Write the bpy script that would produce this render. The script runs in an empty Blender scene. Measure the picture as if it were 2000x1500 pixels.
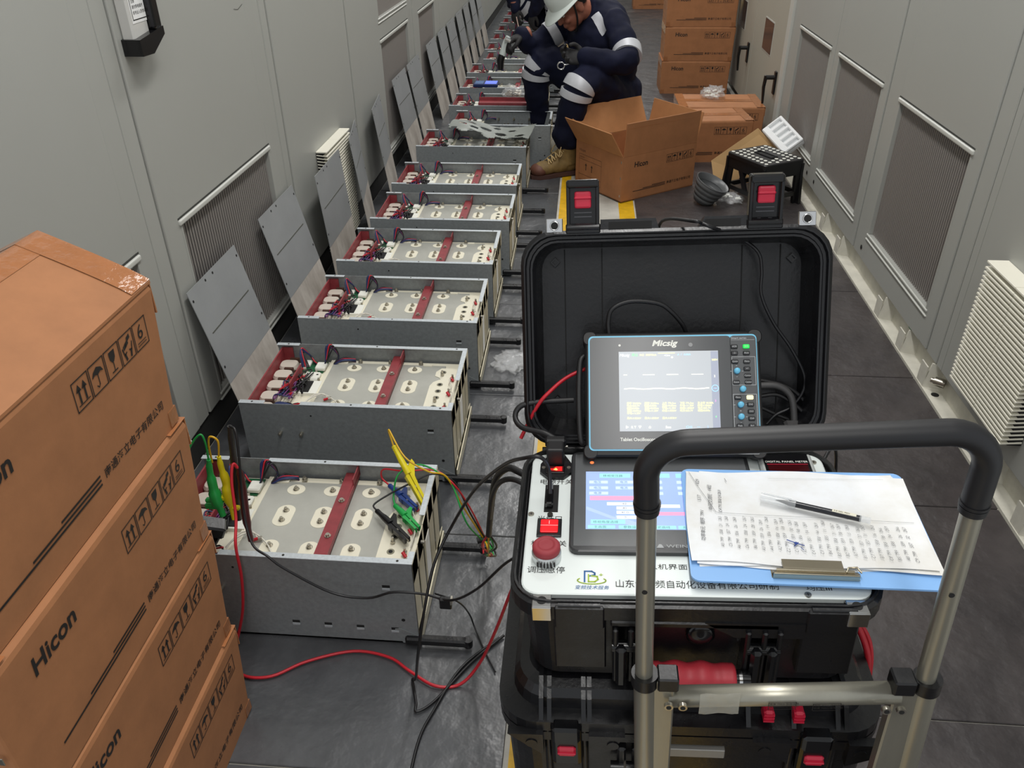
import bpy, bmesh, math, random
from mathutils import Vector, Matrix, noise
R = math.radians
rnd = random.Random(7)
col = bpy.context.scene.collection
sc = bpy.context.scene

# ------------------------------------------------------------------ camera, world, light, exposure
cam_d = bpy.data.cameras.new('camera'); cam_d.sensor_width = 36.0; cam_d.lens = 36.0*1567.93/2000.0
cam_d.clip_start = .02; cam_d.clip_end = 100
cam = bpy.data.objects.new('camera', cam_d); col.objects.link(cam)
PI_, YA, RL = .564195732, .0886833128, -.012559845
_f0 = Vector((-math.sin(YA), math.cos(YA), 0)); _r0 = Vector((math.cos(YA), math.sin(YA), 0)); _u0 = Vector((0, 0, 1))
_f = math.cos(PI_)*_f0 - math.sin(PI_)*_u0; _u = math.sin(PI_)*_f0 + math.cos(PI_)*_u0
_r = math.cos(RL)*_r0 + math.sin(RL)*_u; _u = -math.sin(RL)*_r0 + math.cos(RL)*_u
M = Matrix((_r, _u, -_f)).transposed().to_4x4(); M.translation = (0, 0, 1.40)
cam.matrix_world = M
sc.camera = cam
sc.view_settings.view_transform = 'Standard'; sc.view_settings.look = 'None'
sc.view_settings.gamma = 1.0; sc.view_settings.use_curve_mapping = False
sc.view_settings.exposure = 0.14
w = bpy.data.worlds.new('world'); sc.world = w; w.use_nodes = True
w.node_tree.nodes['Background'].inputs[0].default_value = (.92, .96, 1, 1)
w.node_tree.nodes['Background'].inputs[1].default_value = .62
def area(name, loc, sx, sy, power, rot=(0, 0, 0), colr=(1, .985, .96)):
    d = bpy.data.lights.new(name, 'AREA'); d.shape = 'RECTANGLE'; d.size = sx; d.size_y = sy; d.energy = power; d.color = colr
    o = bpy.data.objects.new(name, d); o.location = loc; o.rotation_euler = rot; col.objects.link(o); return o
for k, y in enumerate((-.9, 1.5, 3.9, 6.3, 8.7, 11.1)):
    area('tube_lamp', (.12, y, 3.05), .30, 1.5, 33 if k else 28)

# ------------------------------------------------------------------ materials
def lin(h):
    h = h.lstrip('#'); c = [int(h[i:i+2], 16)/255 for i in (0, 2, 4)]
    return tuple((v/12.92 if v <= .04045 else ((v+.055)/1.055)**2.4) for v in c) + (1,)
MATS = {}
def mat(name, c, rough=.5, metal=0., var=0., vs=6., bump=0., bs=60., c2=None, emit=0., alpha=1., trans=0., spec=.5, rvar=0., stretch=None, bd=.004):
    if name in MATS: return MATS[name]
    m = bpy.data.materials.new(name); m.use_nodes = True; nt = m.node_tree; b = nt.nodes['Principled BSDF']
    b.inputs['Base Color'].default_value = lin(c); b.inputs['Roughness'].default_value = rough; b.inputs['Metallic'].default_value = metal
    b.inputs['Specular IOR Level'].default_value = spec
    if trans: b.inputs['Transmission Weight'].default_value = trans
    if alpha < 1: b.inputs['Alpha'].default_value = alpha
    if emit:
        b.inputs['Emission Color'].default_value = lin(c); b.inputs['Emission Strength'].default_value = emit
    if var or bump or rvar:
        tc = nt.nodes.new('ShaderNodeTexCoord'); src = tc.outputs['Object']
        if stretch:
            mp = nt.nodes.new('ShaderNodeMapping'); mp.inputs['Scale'].default_value = stretch
            nt.links.new(src, mp.inputs[0]); src = mp.outputs[0]
    if var or rvar:
        n = nt.nodes.new('ShaderNodeTexNoise'); n.inputs['Scale'].default_value = vs; n.inputs['Detail'].default_value = 6
        n.inputs['Roughness'].default_value = .62
        nt.links.new(src, n.inputs['Vector'])
        if var:
            mx = nt.nodes.new('ShaderNodeMix'); mx.data_type = 'RGBA'
            a = lin(c); d = lin(c2) if c2 else tuple(x*(1-var) for x in a[:3]) + (1,)
            mx.inputs[6].default_value = a; mx.inputs[7].default_value = d
            rp = nt.nodes.new('ShaderNodeMapRange'); rp.inputs[1].default_value = .35; rp.inputs[2].default_value = .68
            nt.links.new(n.outputs['Fac'], rp.inputs[0]); nt.links.new(rp.outputs[0], mx.inputs[0])
            nt.links.new(mx.outputs[2], b.inputs['Base Color'])
        if rvar:
            r2 = nt.nodes.new('ShaderNodeMapRange'); r2.inputs[1].default_value = .3; r2.inputs[2].default_value = .7
            r2.inputs[3].default_value = rough-rvar; r2.inputs[4].default_value = rough+rvar
            nt.links.new(n.outputs['Fac'], r2.inputs[0]); nt.links.new(r2.outputs[0], b.inputs['Roughness'])
    if bump:
        n2 = nt.nodes.new('ShaderNodeTexNoise'); n2.inputs['Scale'].default_value = bs; n2.inputs['Detail'].default_value = 5
        nt.links.new(src, n2.inputs['Vector'])
        bp = nt.nodes.new('ShaderNodeBump'); bp.inputs['Strength'].default_value = bump; bp.inputs['Distance'].default_value = bd
        nt.links.new(n2.outputs['Fac'], bp.inputs['Height']); nt.links.new(bp.outputs[0], b.inputs['Normal'])
    MATS[name] = m; return m
cabm = mat('grey_powder_coat', '#a6a7a2', .42, var=.04, vs=1.2)
cabm2 = mat('beige_powder_coat', '#aaa79b', .45, var=.06, vs=1.5)
cablt = mat('light_edge_trim', '#c3c4be', .35)
shadowm = mat('shadow_line', '#3a3b38', .7)  # dark colour for the painted shadow line over the vent rims
darkm = mat('dark_interior', '#131313', .8)
grillm = mat('grille_steel', '#98938f', .4, .3)
rubber = mat('black_rubber_mat', '#4b4646', .42, var=.5, vs=4.2, bump=.9, bs=7, c2='#2f2b2c', rvar=.16, bd=.02)
rubber2 = mat('grey_rubber_mat', '#56585b', .34, var=.4, vs=5, bump=.7, bs=6, c2='#34363a', rvar=.14, spec=.8, bd=.016)
concrete = mat('bare_concrete', '#c9c6bd', .7, var=.25, vs=9, bump=.4, bs=30)
yellow = mat('yellow_floor_paint', '#e8b619', .5, var=.25, vs=25)
channel = mat('cream_steel_channel', '#d9d6c9', .5, var=.2, vs=14)
green = mat('green_paint', '#1f7a4c', .6)
galv = mat('galvanized_steel', '#94999b', .40, .25, var=.2, vs=90, bump=.05, bs=200)
galvl = mat('bright_galvanized_flange', '#ccd3d8', .42, .35, var=.16, vs=170)
busbar = mat('laminated_busbar', '#b9b9b1', .3, .2, var=.14, vs=9)
cream = mat('cream_insulation', '#e9e4d0', .5, var=.06, vs=20)
redins = mat('red_glass_laminate', '#94393f', .5, var=.25, vs=40)
steel = mat('bolt_steel', '#b9b4a8', .28, .9)
dsteel = mat('dark_steel', '#44423e', .35, .8)
cardb = mat('brown_cardboard', '#a9724a', .75, var=.16, vs=14, bump=.06, bs=120)
cardt = mat('cardboard_inside', '#b78052', .8, var=.12, vs=16)
tapem = mat('clear_packing_tape', '#a97049', .14, var=.12, vs=40, bump=.6, bs=55)
tapec = mat('corner_packing_tape', '#9c6640', .3, var=.2, vs=40, bump=.4, bs=55)
ink = mat('black_ink', '#1d1b1a', .6)
inkf = mat('faded_ink', '#4a352a', .7)
edgec = mat('corrugated_edge', '#6b4a34', .9, var=.6, vs=120)
blk = mat('black_plastic', '#131316', .32, var=.35, vs=25, bump=.08, bs=160, rvar=.08)
blkg = mat('glossy_black_plastic', '#101012', .18)
blkr = mat('black_rubber', '#131315', .5, bump=.05, bs=90)
foam = mat('black_foam_grip', '#18181b', .46, var=.15, vs=12)
redp = mat('red_plastic', '#c2203c', .35)
redg = mat('red_rubber_grip', '#b3303c', .5, var=.15, vs=40)
alu = mat('dull_aluminium', '#a8a598', .36, .75, var=.16, vs=18, bump=.04, bs=60, stretch=(1, 1, .15))
chrome = mat('chrome', '#d6d6d6', .15, 1.)
panelm = mat('silver_white_panel', '#dfe6e4', .35, .1)
whitep = mat('white_plastic', '#efefe6', .4)
paper = mat('white_paper', '#f1f4f8', .75, var=.05, vs=8, c2='#dcdad4')
bluep = mat('blue_plastic_board', '#86b6ec', .4)
def glow(n, c, e): return mat(n, c, .3, emit=e)
rubd = mat('dark_charcoal_face', '#2e3032', .28)
scopef = mat('scope_glass_bezel', '#4b4d4f', .22, spec=.3)
cyan = mat('light_blue_trim', '#6fc4e6', .35)
clear = mat('clear_plastic', '#ffffff', .08, alpha=.22)
clear2 = mat('clear_film', '#f4f6f8', .10, alpha=.24, bump=.9, bs=25)
navy = mat('navy_fabric', '#10142c', .85, var=.35, vs=10, bump=.6, bs=14, spec=.25)
reflect = mat('reflective_tape', '#c4c6cc', .45, .15, var=.1, vs=30)
skin = mat('skin', '#9a5f4b', .55)
glove = mat('dark_work_glove', '#1d1c1e', .75, bump=.3, bs=60)
hatm = mat('white_hard_hat', '#d8e0dc', .32)
boot = mat('tan_boot_leather', '#8b7142', .7, var=.35, vs=22, bump=.35, bs=40)
boott = mat('brown_toe_leather', '#6a4234', .6, var=.3, vs=22)
sole = mat('boot_sole', '#4a302a', .7)
lacem = mat('boot_lace', '#c2a877', .8)
eyew = mat('eye_white', '#d8d0c8', .4)
hair = mat('black_hair', '#0f0d0c', .6)
WC = {k: mat('wire_'+k, c, .42) for k, c in dict(red='#c0202e', black='#151518', blue='#24305e', purple='#6a2f6d', white='#d8d4c8', yellow='#d6a81c', green='#1d9a46').items()}
clipg = mat('green_clip', '#1fa04a', .38); clipy = mat('yellow_clip', '#e3d21a', .38); clipb = mat('blue_clip', '#1f3f86', .38)
pcbm = mat('green_circuit_board', '#1d5c3a', .4)
foamw = mat('white_foam', '#f1f3f4', .7)

# ------------------------------------------------------------------ mesh builder
_text = {}
def text_geo(body, font_shear=0., spacing=1., align='LEFT', line=1., bold=0.):
    key = (body, font_shear, spacing, align, line, bold)
    if key not in _text:
        c = bpy.data.curves.new('t', 'FONT'); c.body = body; c.shear = font_shear; c.space_character = spacing; c.align_x = align
        c.space_line = line; c.resolution_u = 3; c.offset = bold
        o = bpy.data.objects.new('t', c); m = o.to_mesh()
        _text[key] = ([v.co.copy() for v in m.vertices], [tuple(p.vertices) for p in m.polygons])
        o.to_mesh_clear(); bpy.data.objects.remove(o); bpy.data.curves.remove(c)
    return _text[key]
def frame(o, x, y):
    x = Vector(x).normalized(); y = Vector(y).normalized(); z = x.cross(y).normalized(); y = z.cross(x)
    m = Matrix((x, y, z)).transposed().to_4x4(); m.translation = Vector(o); return m
def T(x, y, z): return Matrix.Translation((x, y, z))
def RX(a): return Matrix.Rotation(R(a), 4, 'X')
def RY(a): return Matrix.Rotation(R(a), 4, 'Y')
def RZ(a): return Matrix.Rotation(R(a), 4, 'Z')
def smooth_path(pts, n=6):
    pts = [Vector(p) for p in pts]
    if len(pts) < 3: return pts
    P = [2*pts[0]-pts[1]] + pts + [2*pts[-1]-pts[-2]]; out = []
    for i in range(1, len(P)-2):
        a, b, c, d = P[i-1:i+3]
        for k in range(n):
            t = k/n
            out.append(.5*((2*b)+(c-a)*t+(2*a-5*b+4*c-d)*t*t+(3*b-a-3*c+d)*t**3))
    out.append(pts[-1]); return out
def rrect(w, h, r, n=5, cx=0, cy=0):
    r = min(r, w/2-1e-5, h/2-1e-5); pts = []
    for sx, sy, a0 in ((1, 1, 0), (-1, 1, 90), (-1, -1, 180), (1, -1, 270)):
        for k in range(n+1):
            a = R(a0+90*k/n); pts.append((cx+sx*(w/2-r)+r*math.cos(a), cy+sy*(h/2-r)+r*math.sin(a)))
    return pts
class MB:
    def __init__(s): s.bm = bmesh.new()
    def _add(s, vs, fs, M=None, mi=0, sm=False):
        bv = [s.bm.verts.new((M @ Vector(v)) if M else v) for v in vs]; out = []
        for f in fs:
            try:
                fc = s.bm.faces.new([bv[i] for i in f]); fc.material_index = mi; fc.smooth = sm; out.append(fc)
            except ValueError: pass
        return s
    def box(s, x0, x1, y0, y1, z0, z1, M=None, mi=0, bev=0., seg=1):
        b = bmesh.new(); bmesh.ops.create_cube(b, size=1)
        for v in b.verts: v.co = Vector(((x0+x1)/2+v.co.x*(x1-x0), (y0+y1)/2+v.co.y*(y1-y0), (z0+z1)/2+v.co.z*(z1-z0)))
        if bev: bmesh.ops.bevel(b, geom=b.edges[:], offset=min(bev, .45*min(abs(x1-x0), abs(y1-y0), abs(z1-z0))), segments=seg, profile=.5, affect='EDGES')
        b.verts.index_update()
        s._add([v.co.copy() for v in b.verts], [[v.index for v in f.verts] for f in b.faces], M, mi, False); b.free(); return s
    def cyl(s, p0, p1, r0, r1=None, n=16, M=None, mi=0, cap=True, sm=True):
        return s.tube([p0, p1], [r0, r0 if r1 is None else r1], n, M, mi, cap, sm)
    def tube(s, pts, r, n=8, M=None, mi=0, cap=True, sm=True, flat=1.):
        pts = [Vector(p) for p in pts]; N = len(pts); rs = r if isinstance(r, (list, tuple)) else [r]*N
        tg = [(pts[min(i+1, N-1)]-pts[max(i-1, 0)]) for i in range(N)]
        tg = [t.normalized() if t.length > 1e-9 else Vector((0, 0, 1)) for t in tg]
        up = Vector((0, 0, 1)) if abs(tg[0].z) < .9 else Vector((1, 0, 0))
        a = tg[0].cross(up).normalized(); vs = []; fs = []
        for i in range(N):
            a = (a-tg[i]*a.dot(tg[i])); a = a.normalized() if a.length > 1e-6 else tg[i].orthogonal().normalized(); b = tg[i].cross(a)
            for k in range(n):
                t = 2*math.pi*k/n; vs.append(pts[i]+rs[i]*(math.cos(t)*a+flat*math.sin(t)*b))
        for i in range(N-1):
            for k in range(n): fs.append((i*n+k, i*n+(k+1) % n, (i+1)*n+(k+1) % n, (i+1)*n+k))
        s._add(vs, fs, M, mi, sm)
        if cap:
            s._add(vs[:n], [tuple(range(n-1, -1, -1))], M, mi, False); s._add(vs[-n:], [tuple(range(n))], M, mi, False)
        return s
    def loft(s, rings, M=None, mi=0, cap0=True, cap1=True, sm=False):
        n = len(rings[0]); vs = [p for r in rings for p in r]; fs = []
        for i in range(len(rings)-1):
            for k in range(n): fs.append((i*n+k, i*n+(k+1) % n, (i+1)*n+(k+1) % n, (i+1)*n+k))
        if cap0: fs.append(tuple(range(n-1, -1, -1)))
        if cap1: fs.append(tuple(range((len(rings)-1)*n, len(rings)*n)))
        return s._add(vs, fs, M, mi, sm)
    def rloft(s, spec, M=None, mi=0, n=5, cap0=True, cap1=True, sm=False):
        # spec rows: (w, h, corner radius, z[, cx, cy])
        return s.loft([[(x, y, q[3]) for x, y in rrect(q[0], q[1], q[2], n, *(q[4:6] if len(q) > 4 else (0, 0)))] for q in spec], M, mi, cap0, cap1, sm)
    def lathe(s, prof, n=24, M=None, mi=0, sm=True):
        return s.loft([[(r*math.cos(2*math.pi*k/n), r*math.sin(2*math.pi*k/n), z) for k in range(n)] for r, z in prof], M, mi, True, True, sm)
    def prism(s, poly, z0, z1, M=None, mi=0):
        return s.loft([[(x, y, z0) for x, y in poly], [(x, y, z1) for x, y in poly]], M, mi)
    def ell(s, c, r, M=None, mi=0, n=16, m=10):
        rings = []
        for i in range(1, m):
            a = math.pi*i/m
            rings.append([(c[0]+r[0]*math.sin(a)*math.cos(2*math.pi*k/n), c[1]+r[1]*math.sin(a)*math.sin(2*math.pi*k/n), c[2]-r[2]*math.cos(a)) for k in range(n)])
        return s.loft(rings, M, mi, True, True, True)
    def poly(s, pts, M=None, mi=0, z=0.):
        return s._add([(x, y, z) for x, y in pts], [tuple(range(len(pts)))], M, mi)
    def stroke(s, pts, w, M=None, mi=0, z=0., closed=False):
        pts = [Vector((x, y)) for x, y in pts]
        if closed: pts = pts + [pts[0]]
        for a, b in zip(pts, pts[1:]):
            d = b-a
            if d.length < 1e-7: continue
            d = d.normalized(); nrm = Vector((-d.y, d.x))*w/2; e = d*w/2
            q = [a-e-nrm, b+e-nrm, b+e+nrm, a-e+nrm]
            s._add([(p.x, p.y, z) for p in q], [(0, 1, 2, 3)], M, mi)
        return s
    def text(s, body, size, x, y, M=None, mi=0, z=0., shear=0., spacing=1., xs=1., align='LEFT', line=1., rot=0., bold=0.):
        vs, fs = text_geo(body, shear, spacing, align, line, bold)
        L = T(x, y, z) @ RZ(rot) @ Matrix.Diagonal((size*xs, size, 1, 1))
        return s._add(vs, fs, (M @ L) if M else L, mi)
    def sheet(s, fn, nu, nv, th=0., M=None, mi=0, sm=True):
        g = [Vector(fn(i/nu, j/nv)) for j in range(nv+1) for i in range(nu+1)]
        fs = [(j*(nu+1)+i, j*(nu+1)+i+1, (j+1)*(nu+1)+i+1, (j+1)*(nu+1)+i) for j in range(nv) for i in range(nu)]
        s._add(g, fs, M, mi, sm)
        if th:
            b = [v-Vector((0, 0, th)) for v in g]; s._add(b, [f[::-1] for f in fs], M, mi, sm)
            ed = [i for i in range(nu+1)] + [j*(nu+1)+nu for j in range(1, nv+1)] + [nv*(nu+1)+i for i in range(nu-1, -1, -1)] + [j*(nu+1) for j in range(nv-1, 0, -1)]
            E = len(ed); s._add([g[k] for k in ed]+[b[k] for k in ed], [(k, E+k, E+(k+1) % E, (k+1) % E) for k in range(E)], M, mi)
        return s
    def mesh(s, name, mats, inv=None):
        m = bpy.data.meshes.new(name)
        if inv: bmesh.ops.transform(s.bm, matrix=inv, verts=s.bm.verts)
        s.bm.to_mesh(m); s.bm.free()
        for q in (mats if isinstance(mats, (list, tuple)) else [mats]): m.materials.append(q)
        return m
    def build(s, name, mats, parent=None, world=False, label=None):
        inv = ROOT[root_of(parent)].inverted() if (world and parent) else None
        o = bpy.data.objects.new(name, s.mesh(name, mats, inv)); col.objects.link(o)
        if parent: o.parent = parent
        if label: o['label'] = label
        return o
ROOT = {}
def root_of(o):
    while o.parent: o = o.parent
    return o.name
def tag(o, label, cat, group=None, kind=None):
    o['label'] = label; o['category'] = cat
    if group: o['group'] = group
    if kind: o['kind'] = kind
    return o
def thing(name, label, cat, loc=(0, 0, 0), rot=(0, 0, 0), group=None, M=None):
    o = bpy.data.objects.new(name, None); o.empty_display_size = .05; col.objects.link(o)
    if M is None: M = Matrix.LocRotScale(Vector(loc), __import__('mathutils').Euler([R(a) for a in rot]), None)
    o.location = M.translation; o.rotation_euler = M.to_euler(); ROOT[o.name] = M.copy()
    return tag(o, label, cat, group)
def struct(mb, name, mats, **k):
    o = mb.build(name, mats); o['kind'] = 'structure'; return o
def copy_tree(root, M, label, drop=()):
    c = root.copy(); col.objects.link(c); c.location = M.translation; c.rotation_euler = M.to_euler(); c['label'] = label; ROOT[c.name] = M.copy()
    def rec(src, dst):
        for ch in KIDS.get(src.name, []):
            if ch.name in drop or ch.name.split('.')[0] in drop: continue
            q = ch.copy(); col.objects.link(q); q.parent = dst; rec(ch, q)
    rec(root, c); return c
KIDS = {}
def index_kids():
    KIDS.clear()
    for o in bpy.data.objects:
        if o.parent: KIDS.setdefault(o.parent.name, []).append(o)
def remesh(mb, voxel, it=4, disp=0., dscale=10.):
    """one continuous surface out of overlapping volumes"""
    m = mb.mesh('tmp', [blk]); o = bpy.data.objects.new('tmp', m); col.objects.link(o)
    r = o.modifiers.new('r', 'REMESH'); r.mode = 'VOXEL'; r.voxel_size = voxel
    q = o.modifiers.new('s', 'SMOOTH'); q.factor = .5; q.iterations = it
    dg = bpy.context.evaluated_depsgraph_get(); e = o.evaluated_get(dg)
    n = bpy.data.meshes.new_from_object(e, depsgraph=dg); bpy.data.objects.remove(o); bpy.data.meshes.remove(m)
    b = bmesh.new(); b.from_mesh(n); bpy.data.meshes.remove(n)
    if disp:
        b.normal_update()
        mv = [(v, v.normal*disp*(noise.noise(v.co*dscale)+.5*noise.noise(v.co*dscale*2.3))) for v in b.verts]
        for v, d in mv: v.co += d
    for f in b.faces: f.smooth = True; f.material_index = 0
    out = MB(); out.bm.free(); out.bm = b; return out

# ------------------------------------------------------------------ the setting
XL, XR = -1.04, 1.13
f = MB(); f.box(-1.75, 1.85, -1.6, 14, -.06, -.006)
struct(f, 'floor', concrete)
f = MB()
ys = [-1.09+.645*k for k in range(24)]
for a in ys: f.box(-1.048, -.105, a+.002, a+.643, -.006, 0, bev=.0015)  # carried to the wall so the shaded strip there is dark
struct(f, 'floor_mat_left', rubber2)
f = MB()
for a in ys: f.box(.282, 1.112, a+.1935, a+.8345, -.006, 0, bev=.0015)
struct(f, 'floor_mat_right', rubber)
f = MB(); f.box(-.095, -.045, -1.5, 14, -.0058, -.0045); f.box(.20, .275, -1.5, 14, -.0058, -.0045)
struct(f, 'floor_stripe', yellow)
f = MB(); f.box(-1.75, 1.85, 14, 14.1, 0, 3.4); struct(f, 'wall_back', cabm)
f = MB(); f.box(-2.2, 2.3, -3.5, 14.2, 3.35, 3.45); struct(f, 'ceiling', mat('ceiling_paint', '#d8d8d4', .8))
f = MB()
f.box(1.115, 1.166, -1.2, 4.9, -.006, .004); f.box(1.162, 1.168, -1.2, 4.9, 0, .088)
for y in (.9, 1.58, 1.8, 2.27, 2.49, 2.74, 3.33, 3.6, 4.2, 4.7):
    f.loft([[(1.117, y, .004), (1.165, y-.02, .004), (1.165, y-.02, .088), (1.13, y, .088)], [(1.117, y+.006, .004), (1.165, y-.014, .004), (1.165, y-.014, .088), (1.13, y+.006, .088)]])
    f.box(1.117, 1.121, y, y+.05, .004, .075)
for y in (2.03, 2.22): f.cyl((1.14, y, .0042), (1.14, y, .0052), .012, n=14, mi=1)
f.cyl((1.13, 2.23, .05), (1.155, 2.21, .05), .014, n=6, mi=2); f.cyl((1.122, 2.236, .05), (1.13, 2.23, .05), .009, mi=2)
for y, z in ((1.92, .07), (2.55, .075)): f.box(1.159, 1.1625, y-.02, y+.02, z-.016, z+.012, mi=3)
struct(f, 'baseboard_right', [channel, darkm, steel, green])
f = MB(); f.box(-1.10, -1.05, -1.2, 14, 0, .085); struct(f, 'baseboard_left', mat('shaded_plinth', '#2b2b2a', .6))  # plinth coloured dark to stand in for the shade below the cabinets

def wall_frame(side):
    return frame((XL, 0, 0), (0, 1, 0), (0, 0, 1)) if side < 0 else frame((XR, 0, 0), (0, -1, 0), (0, 0, 1))
def vent_parts(W, door, u0, u1, z0, z1):
    g = MB(); n = int((u1-u0)/.0152); p = (u1-u0)/n
    for k in range(n):
        u = u0+p*(k+.5); g.loft([[(u-.0042, z, -.0165), (u-.0030, z, -.0140), (u, z, -.0128), (u+.0030, z, -.0140), (u+.0042, z, -.0165)] for z in (z0-.01, z1+.01)], W)
    g.build('vent_grille', grillm, door, world=True)
    r = MB(); r.box(u0-.012, u1+.012, z1-.012, z1+.004, -.02, .006, W, bev=.005, seg=3); r.box(u0-.012, u1+.012, z1+.0045, z1+.0095, -.002, .0006, W, mi=1)  # second box is a thin dark strip painting the shadow line above
    r.build('vent_rim', [cablt, shadowm], door, world=True, label='light rounded rim above the vent')
    r = MB(); r.box(u0-.010, u1+.010, z0-.009, z0-.001, -.02, .004, W, bev=.002); r.build('vent_sill', cablt, door, world=True)
    r = MB(); r.box(u0-.014, u1+.014, z0-.026, z0-.020, -.006, .004, W, bev=.002); r.build('vent_sill', cablt, door, world=True)
    for u in (u0, u1):
        r = MB(); r.box(u-.005, u+.005, z0, z1, -.02, .0012, W, bev=.0012); r.build('vent_jamb', cabm, door, world=True)
def cabinet(side, a, b, label, vents=(), strips=(), m=cabm, zt=2.25, holes=(), z0=.088, seams=()):
    W = wall_frame(side); sg = -1 if side > 0 else 1
    U = lambda y: sg*y
    lo, hi = sorted((U(a), U(b)))
    t = thing('electrical_cabinet', label, 'cabinet', (XL if side < 0 else XR, (a+b)/2, z0), group='grey cabinets of the %s row' % ('left' if side < 0 else 'right'))
    bd = MB(); bd.box(lo+.0015, hi-.0015, z0, zt, -.6, -.062, W); bd.build('body', mat('cabinet_gap', '#4a4b47', .6), t, world=True)
    edges = sorted([U(s0) for s in strips for s0 in s]); cur = lo; segs = []
    for s in sorted([tuple(sorted((U(p), U(q)))) for p, q in strips]):
        if s[0]-cur > .02: segs.append((cur, s[0]))
        d = MB(); d.box(s[0]+.002, s[1]-.002, z0+.003, zt, -.04, -.004, W, bev=.003)
        d.build('frame_post', m, t, world=True); cur = s[1]
    if hi-cur > .02: segs.append((cur, hi))
    for s in segs:
        d = MB(); x0, x1 = s[0]+.002, s[1]-.002; vv = []
        for v in vents:
            q = sorted((U(v[0]), U(v[1])))
            if q[0] > x0-.01 and q[1] < x1+.01: vv.append((q[0], q[1], v[2], v[3]))
        zb, kw = z0+.007, dict(bev=.0035, seg=2)
        if vv:
            u0, u1 = vv[0][0], vv[0][1]; zs = sorted(v[2:] for v in vv)
            d.box(x0, u0, zb, zt, -.03, 0, W, **kw); d.box(u1, x1, zb, zt, -.03, 0, W, **kw)
            z = zb
            for p, q in zs: d.box(u0-.003, u1+.003, z, p, -.028, -.0005, W); z = q
            d.box(u0-.003, u1+.003, z, zt, -.028, -.0005, W)
            d.box(u0, u1, zs[0][0], zs[-1][1], -.022, -.0185, W, mi=1)
        else: d.box(x0, x1, zb, zt, -.03, 0, W, **kw)
        dm = d.build('door', [m, darkm], t, world=True)
        for v in vv: vent_parts(W, dm, *v)
        for y, z in holes:
            if x0 < U(y) < x1:
                h = MB(); h.cyl((U(y), z, -.002), (U(y), z, .002), .009, n=14, M=W); h.cyl((U(y), z, .002), (U(y), z, .003), .004, n=10, M=W, mi=1); h.build('door_lock', [dsteel, darkm], dm, world=True)
    return t

# right row, nearest first
cabinet(1, .55, 2.213, 'grey cabinet on the right carrying the white louvred cover')
cabinet(1, 2.215, 3.202, 'grey cabinet on the right with the nearest, largest vent', [(2.42, 3.06, .207, .715)], [(2.215, 2.26), (2.262, 2.348), (3.152, 3.202)], holes=[(3.10, .135)])
cabinet(1, 3.204, 3.966, 'grey cabinet on the right with the middle vent of three', [(3.27, 3.89, .207, .72)], holes=[(3.91, .135)])
cabinet(1, 3.968, 4.86, 'grey cabinet on the right with the farthest vent, behind the white foam', [(4.04, 4.66, .205, .72)], [(4.78, 4.86)], holes=[(4.055, .135)])
f = MB(); f.box(1.12, 1.5, 4.865, 4.945, 0, 2.3); struct(f, 'trim_1', cablt)
def window_cabinet(a, b, label):
    t = cabinet(1, a, b, label, m=cabm2, z0=.03)
    index = [o for o in bpy.data.objects if o.parent == t and o.name.startswith('door')]
    d = index[0]; W = wall_frame(1); c = (a+b)/2
    wn = MB(); wn.box(-c-.15, -c+.13, .455, .645, -.002, .0015, W, mi=1); wn.box(-c-.143, -c+.123, .462, .638, .0015, .003, W); wn.build('window_pane', [mat('dark_window', '#4a4140', .12), cablt], d, world=True, label='small dark window')
    h = MB(); u = -(a+.10)
    h.box(u-.02, u+.02, .29, .42, 0, .012, W, bev=.004); h.cyl((u, .385, .01), (u, .385, .06), .013, M=W); h.tube([(u, .395, .06), (u-.005, .33, .064), (u-.012, .235, .056)], [.011, .01, .007], M=W)
    h.build('door_handle', blk, d, world=True)
window_cabinet(4.95, 5.91, 'beige cabinet with small dark window, behind the foam block')
window_cabinet(5.912, 6.88, 'beige cabinet with dark window beside the tall box stack')
for k, y in enumerate((6.9, 8.0, 9.1, 10.2, 11.3, 12.4)):
    cabinet(1, y, y+1.09, 'far plain grey cabinet beyond the tall box stack on the right', m=cabm)

# left row
cabinet(-1, .3, 1.77, 'grey cabinet on the left behind the cardboard boxes', [(.95, 1.69, .12, .645)])
cab_h = cabinet(-1, 1.772, 2.80, 'grey cabinet on the left with black handle and near vent', [(1.93, 2.61, .115, .645)], [(1.772, 1.84), (2.685, 2.74), (2.742, 2.80)])
cabinet(-1, 2.802, 3.74, 'plain grey cabinet on the left behind the cream louvred covers', [], [(3.68, 3.74)])
cabinet(-1, 3.742, 5.17, 'grey cabinet on the left with two vents one above another', [(4.34, 5.05, .143, .693), (4.34, 5.05, .80, 1.3)])
cabinet(-1, 5.172, 6.15, 'grey cabinet on the left with a vent above the far sheets', [(5.40, 5.99, .143, .69)], [(5.172, 5.23)])
for k, y in enumerate((6.152, 7.2, 8.25, 9.3, 10.35, 11.4, 12.45)):
    cabinet(-1, y, y+1.04, 'far plain grey cabinet at the end of the left row', strips=[(y, y+.06)])
W = wall_frame(-1)
dh = [o for o in bpy.data.objects if o.parent == cab_h and o.name.startswith('door')][0]
h = MB()
h.box(1.868, 1.945, 1.085, 1.36, 0, .03, W, bev=.004); hd = h.build('handle_plate', mat('pale_plate', '#c9c8c4', .35), dh, world=True)
h = MB(); h.box(1.945, 1.985, 1.105, 1.36, .0, .045, W, bev=.008, seg=2)
h.loft([[(1.862, 1.062, 0), (1.915, 1.060, 0), (1.985, 1.092, 0), (1.985, 1.11, 0), (1.862, 1.097, 0)], [(1.862, 1.062, .045), (1.915, 1.060, .045), (1.985, 1.092, .045), (1.985, 1.11, .045), (1.862, 1.097, .045)]], W)
h.build('door_handle', blkg, dh, world=True)
h = MB(); h.box(1.876, 1.943, 1.128, 1.33, .0302, .0308, W)
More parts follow.
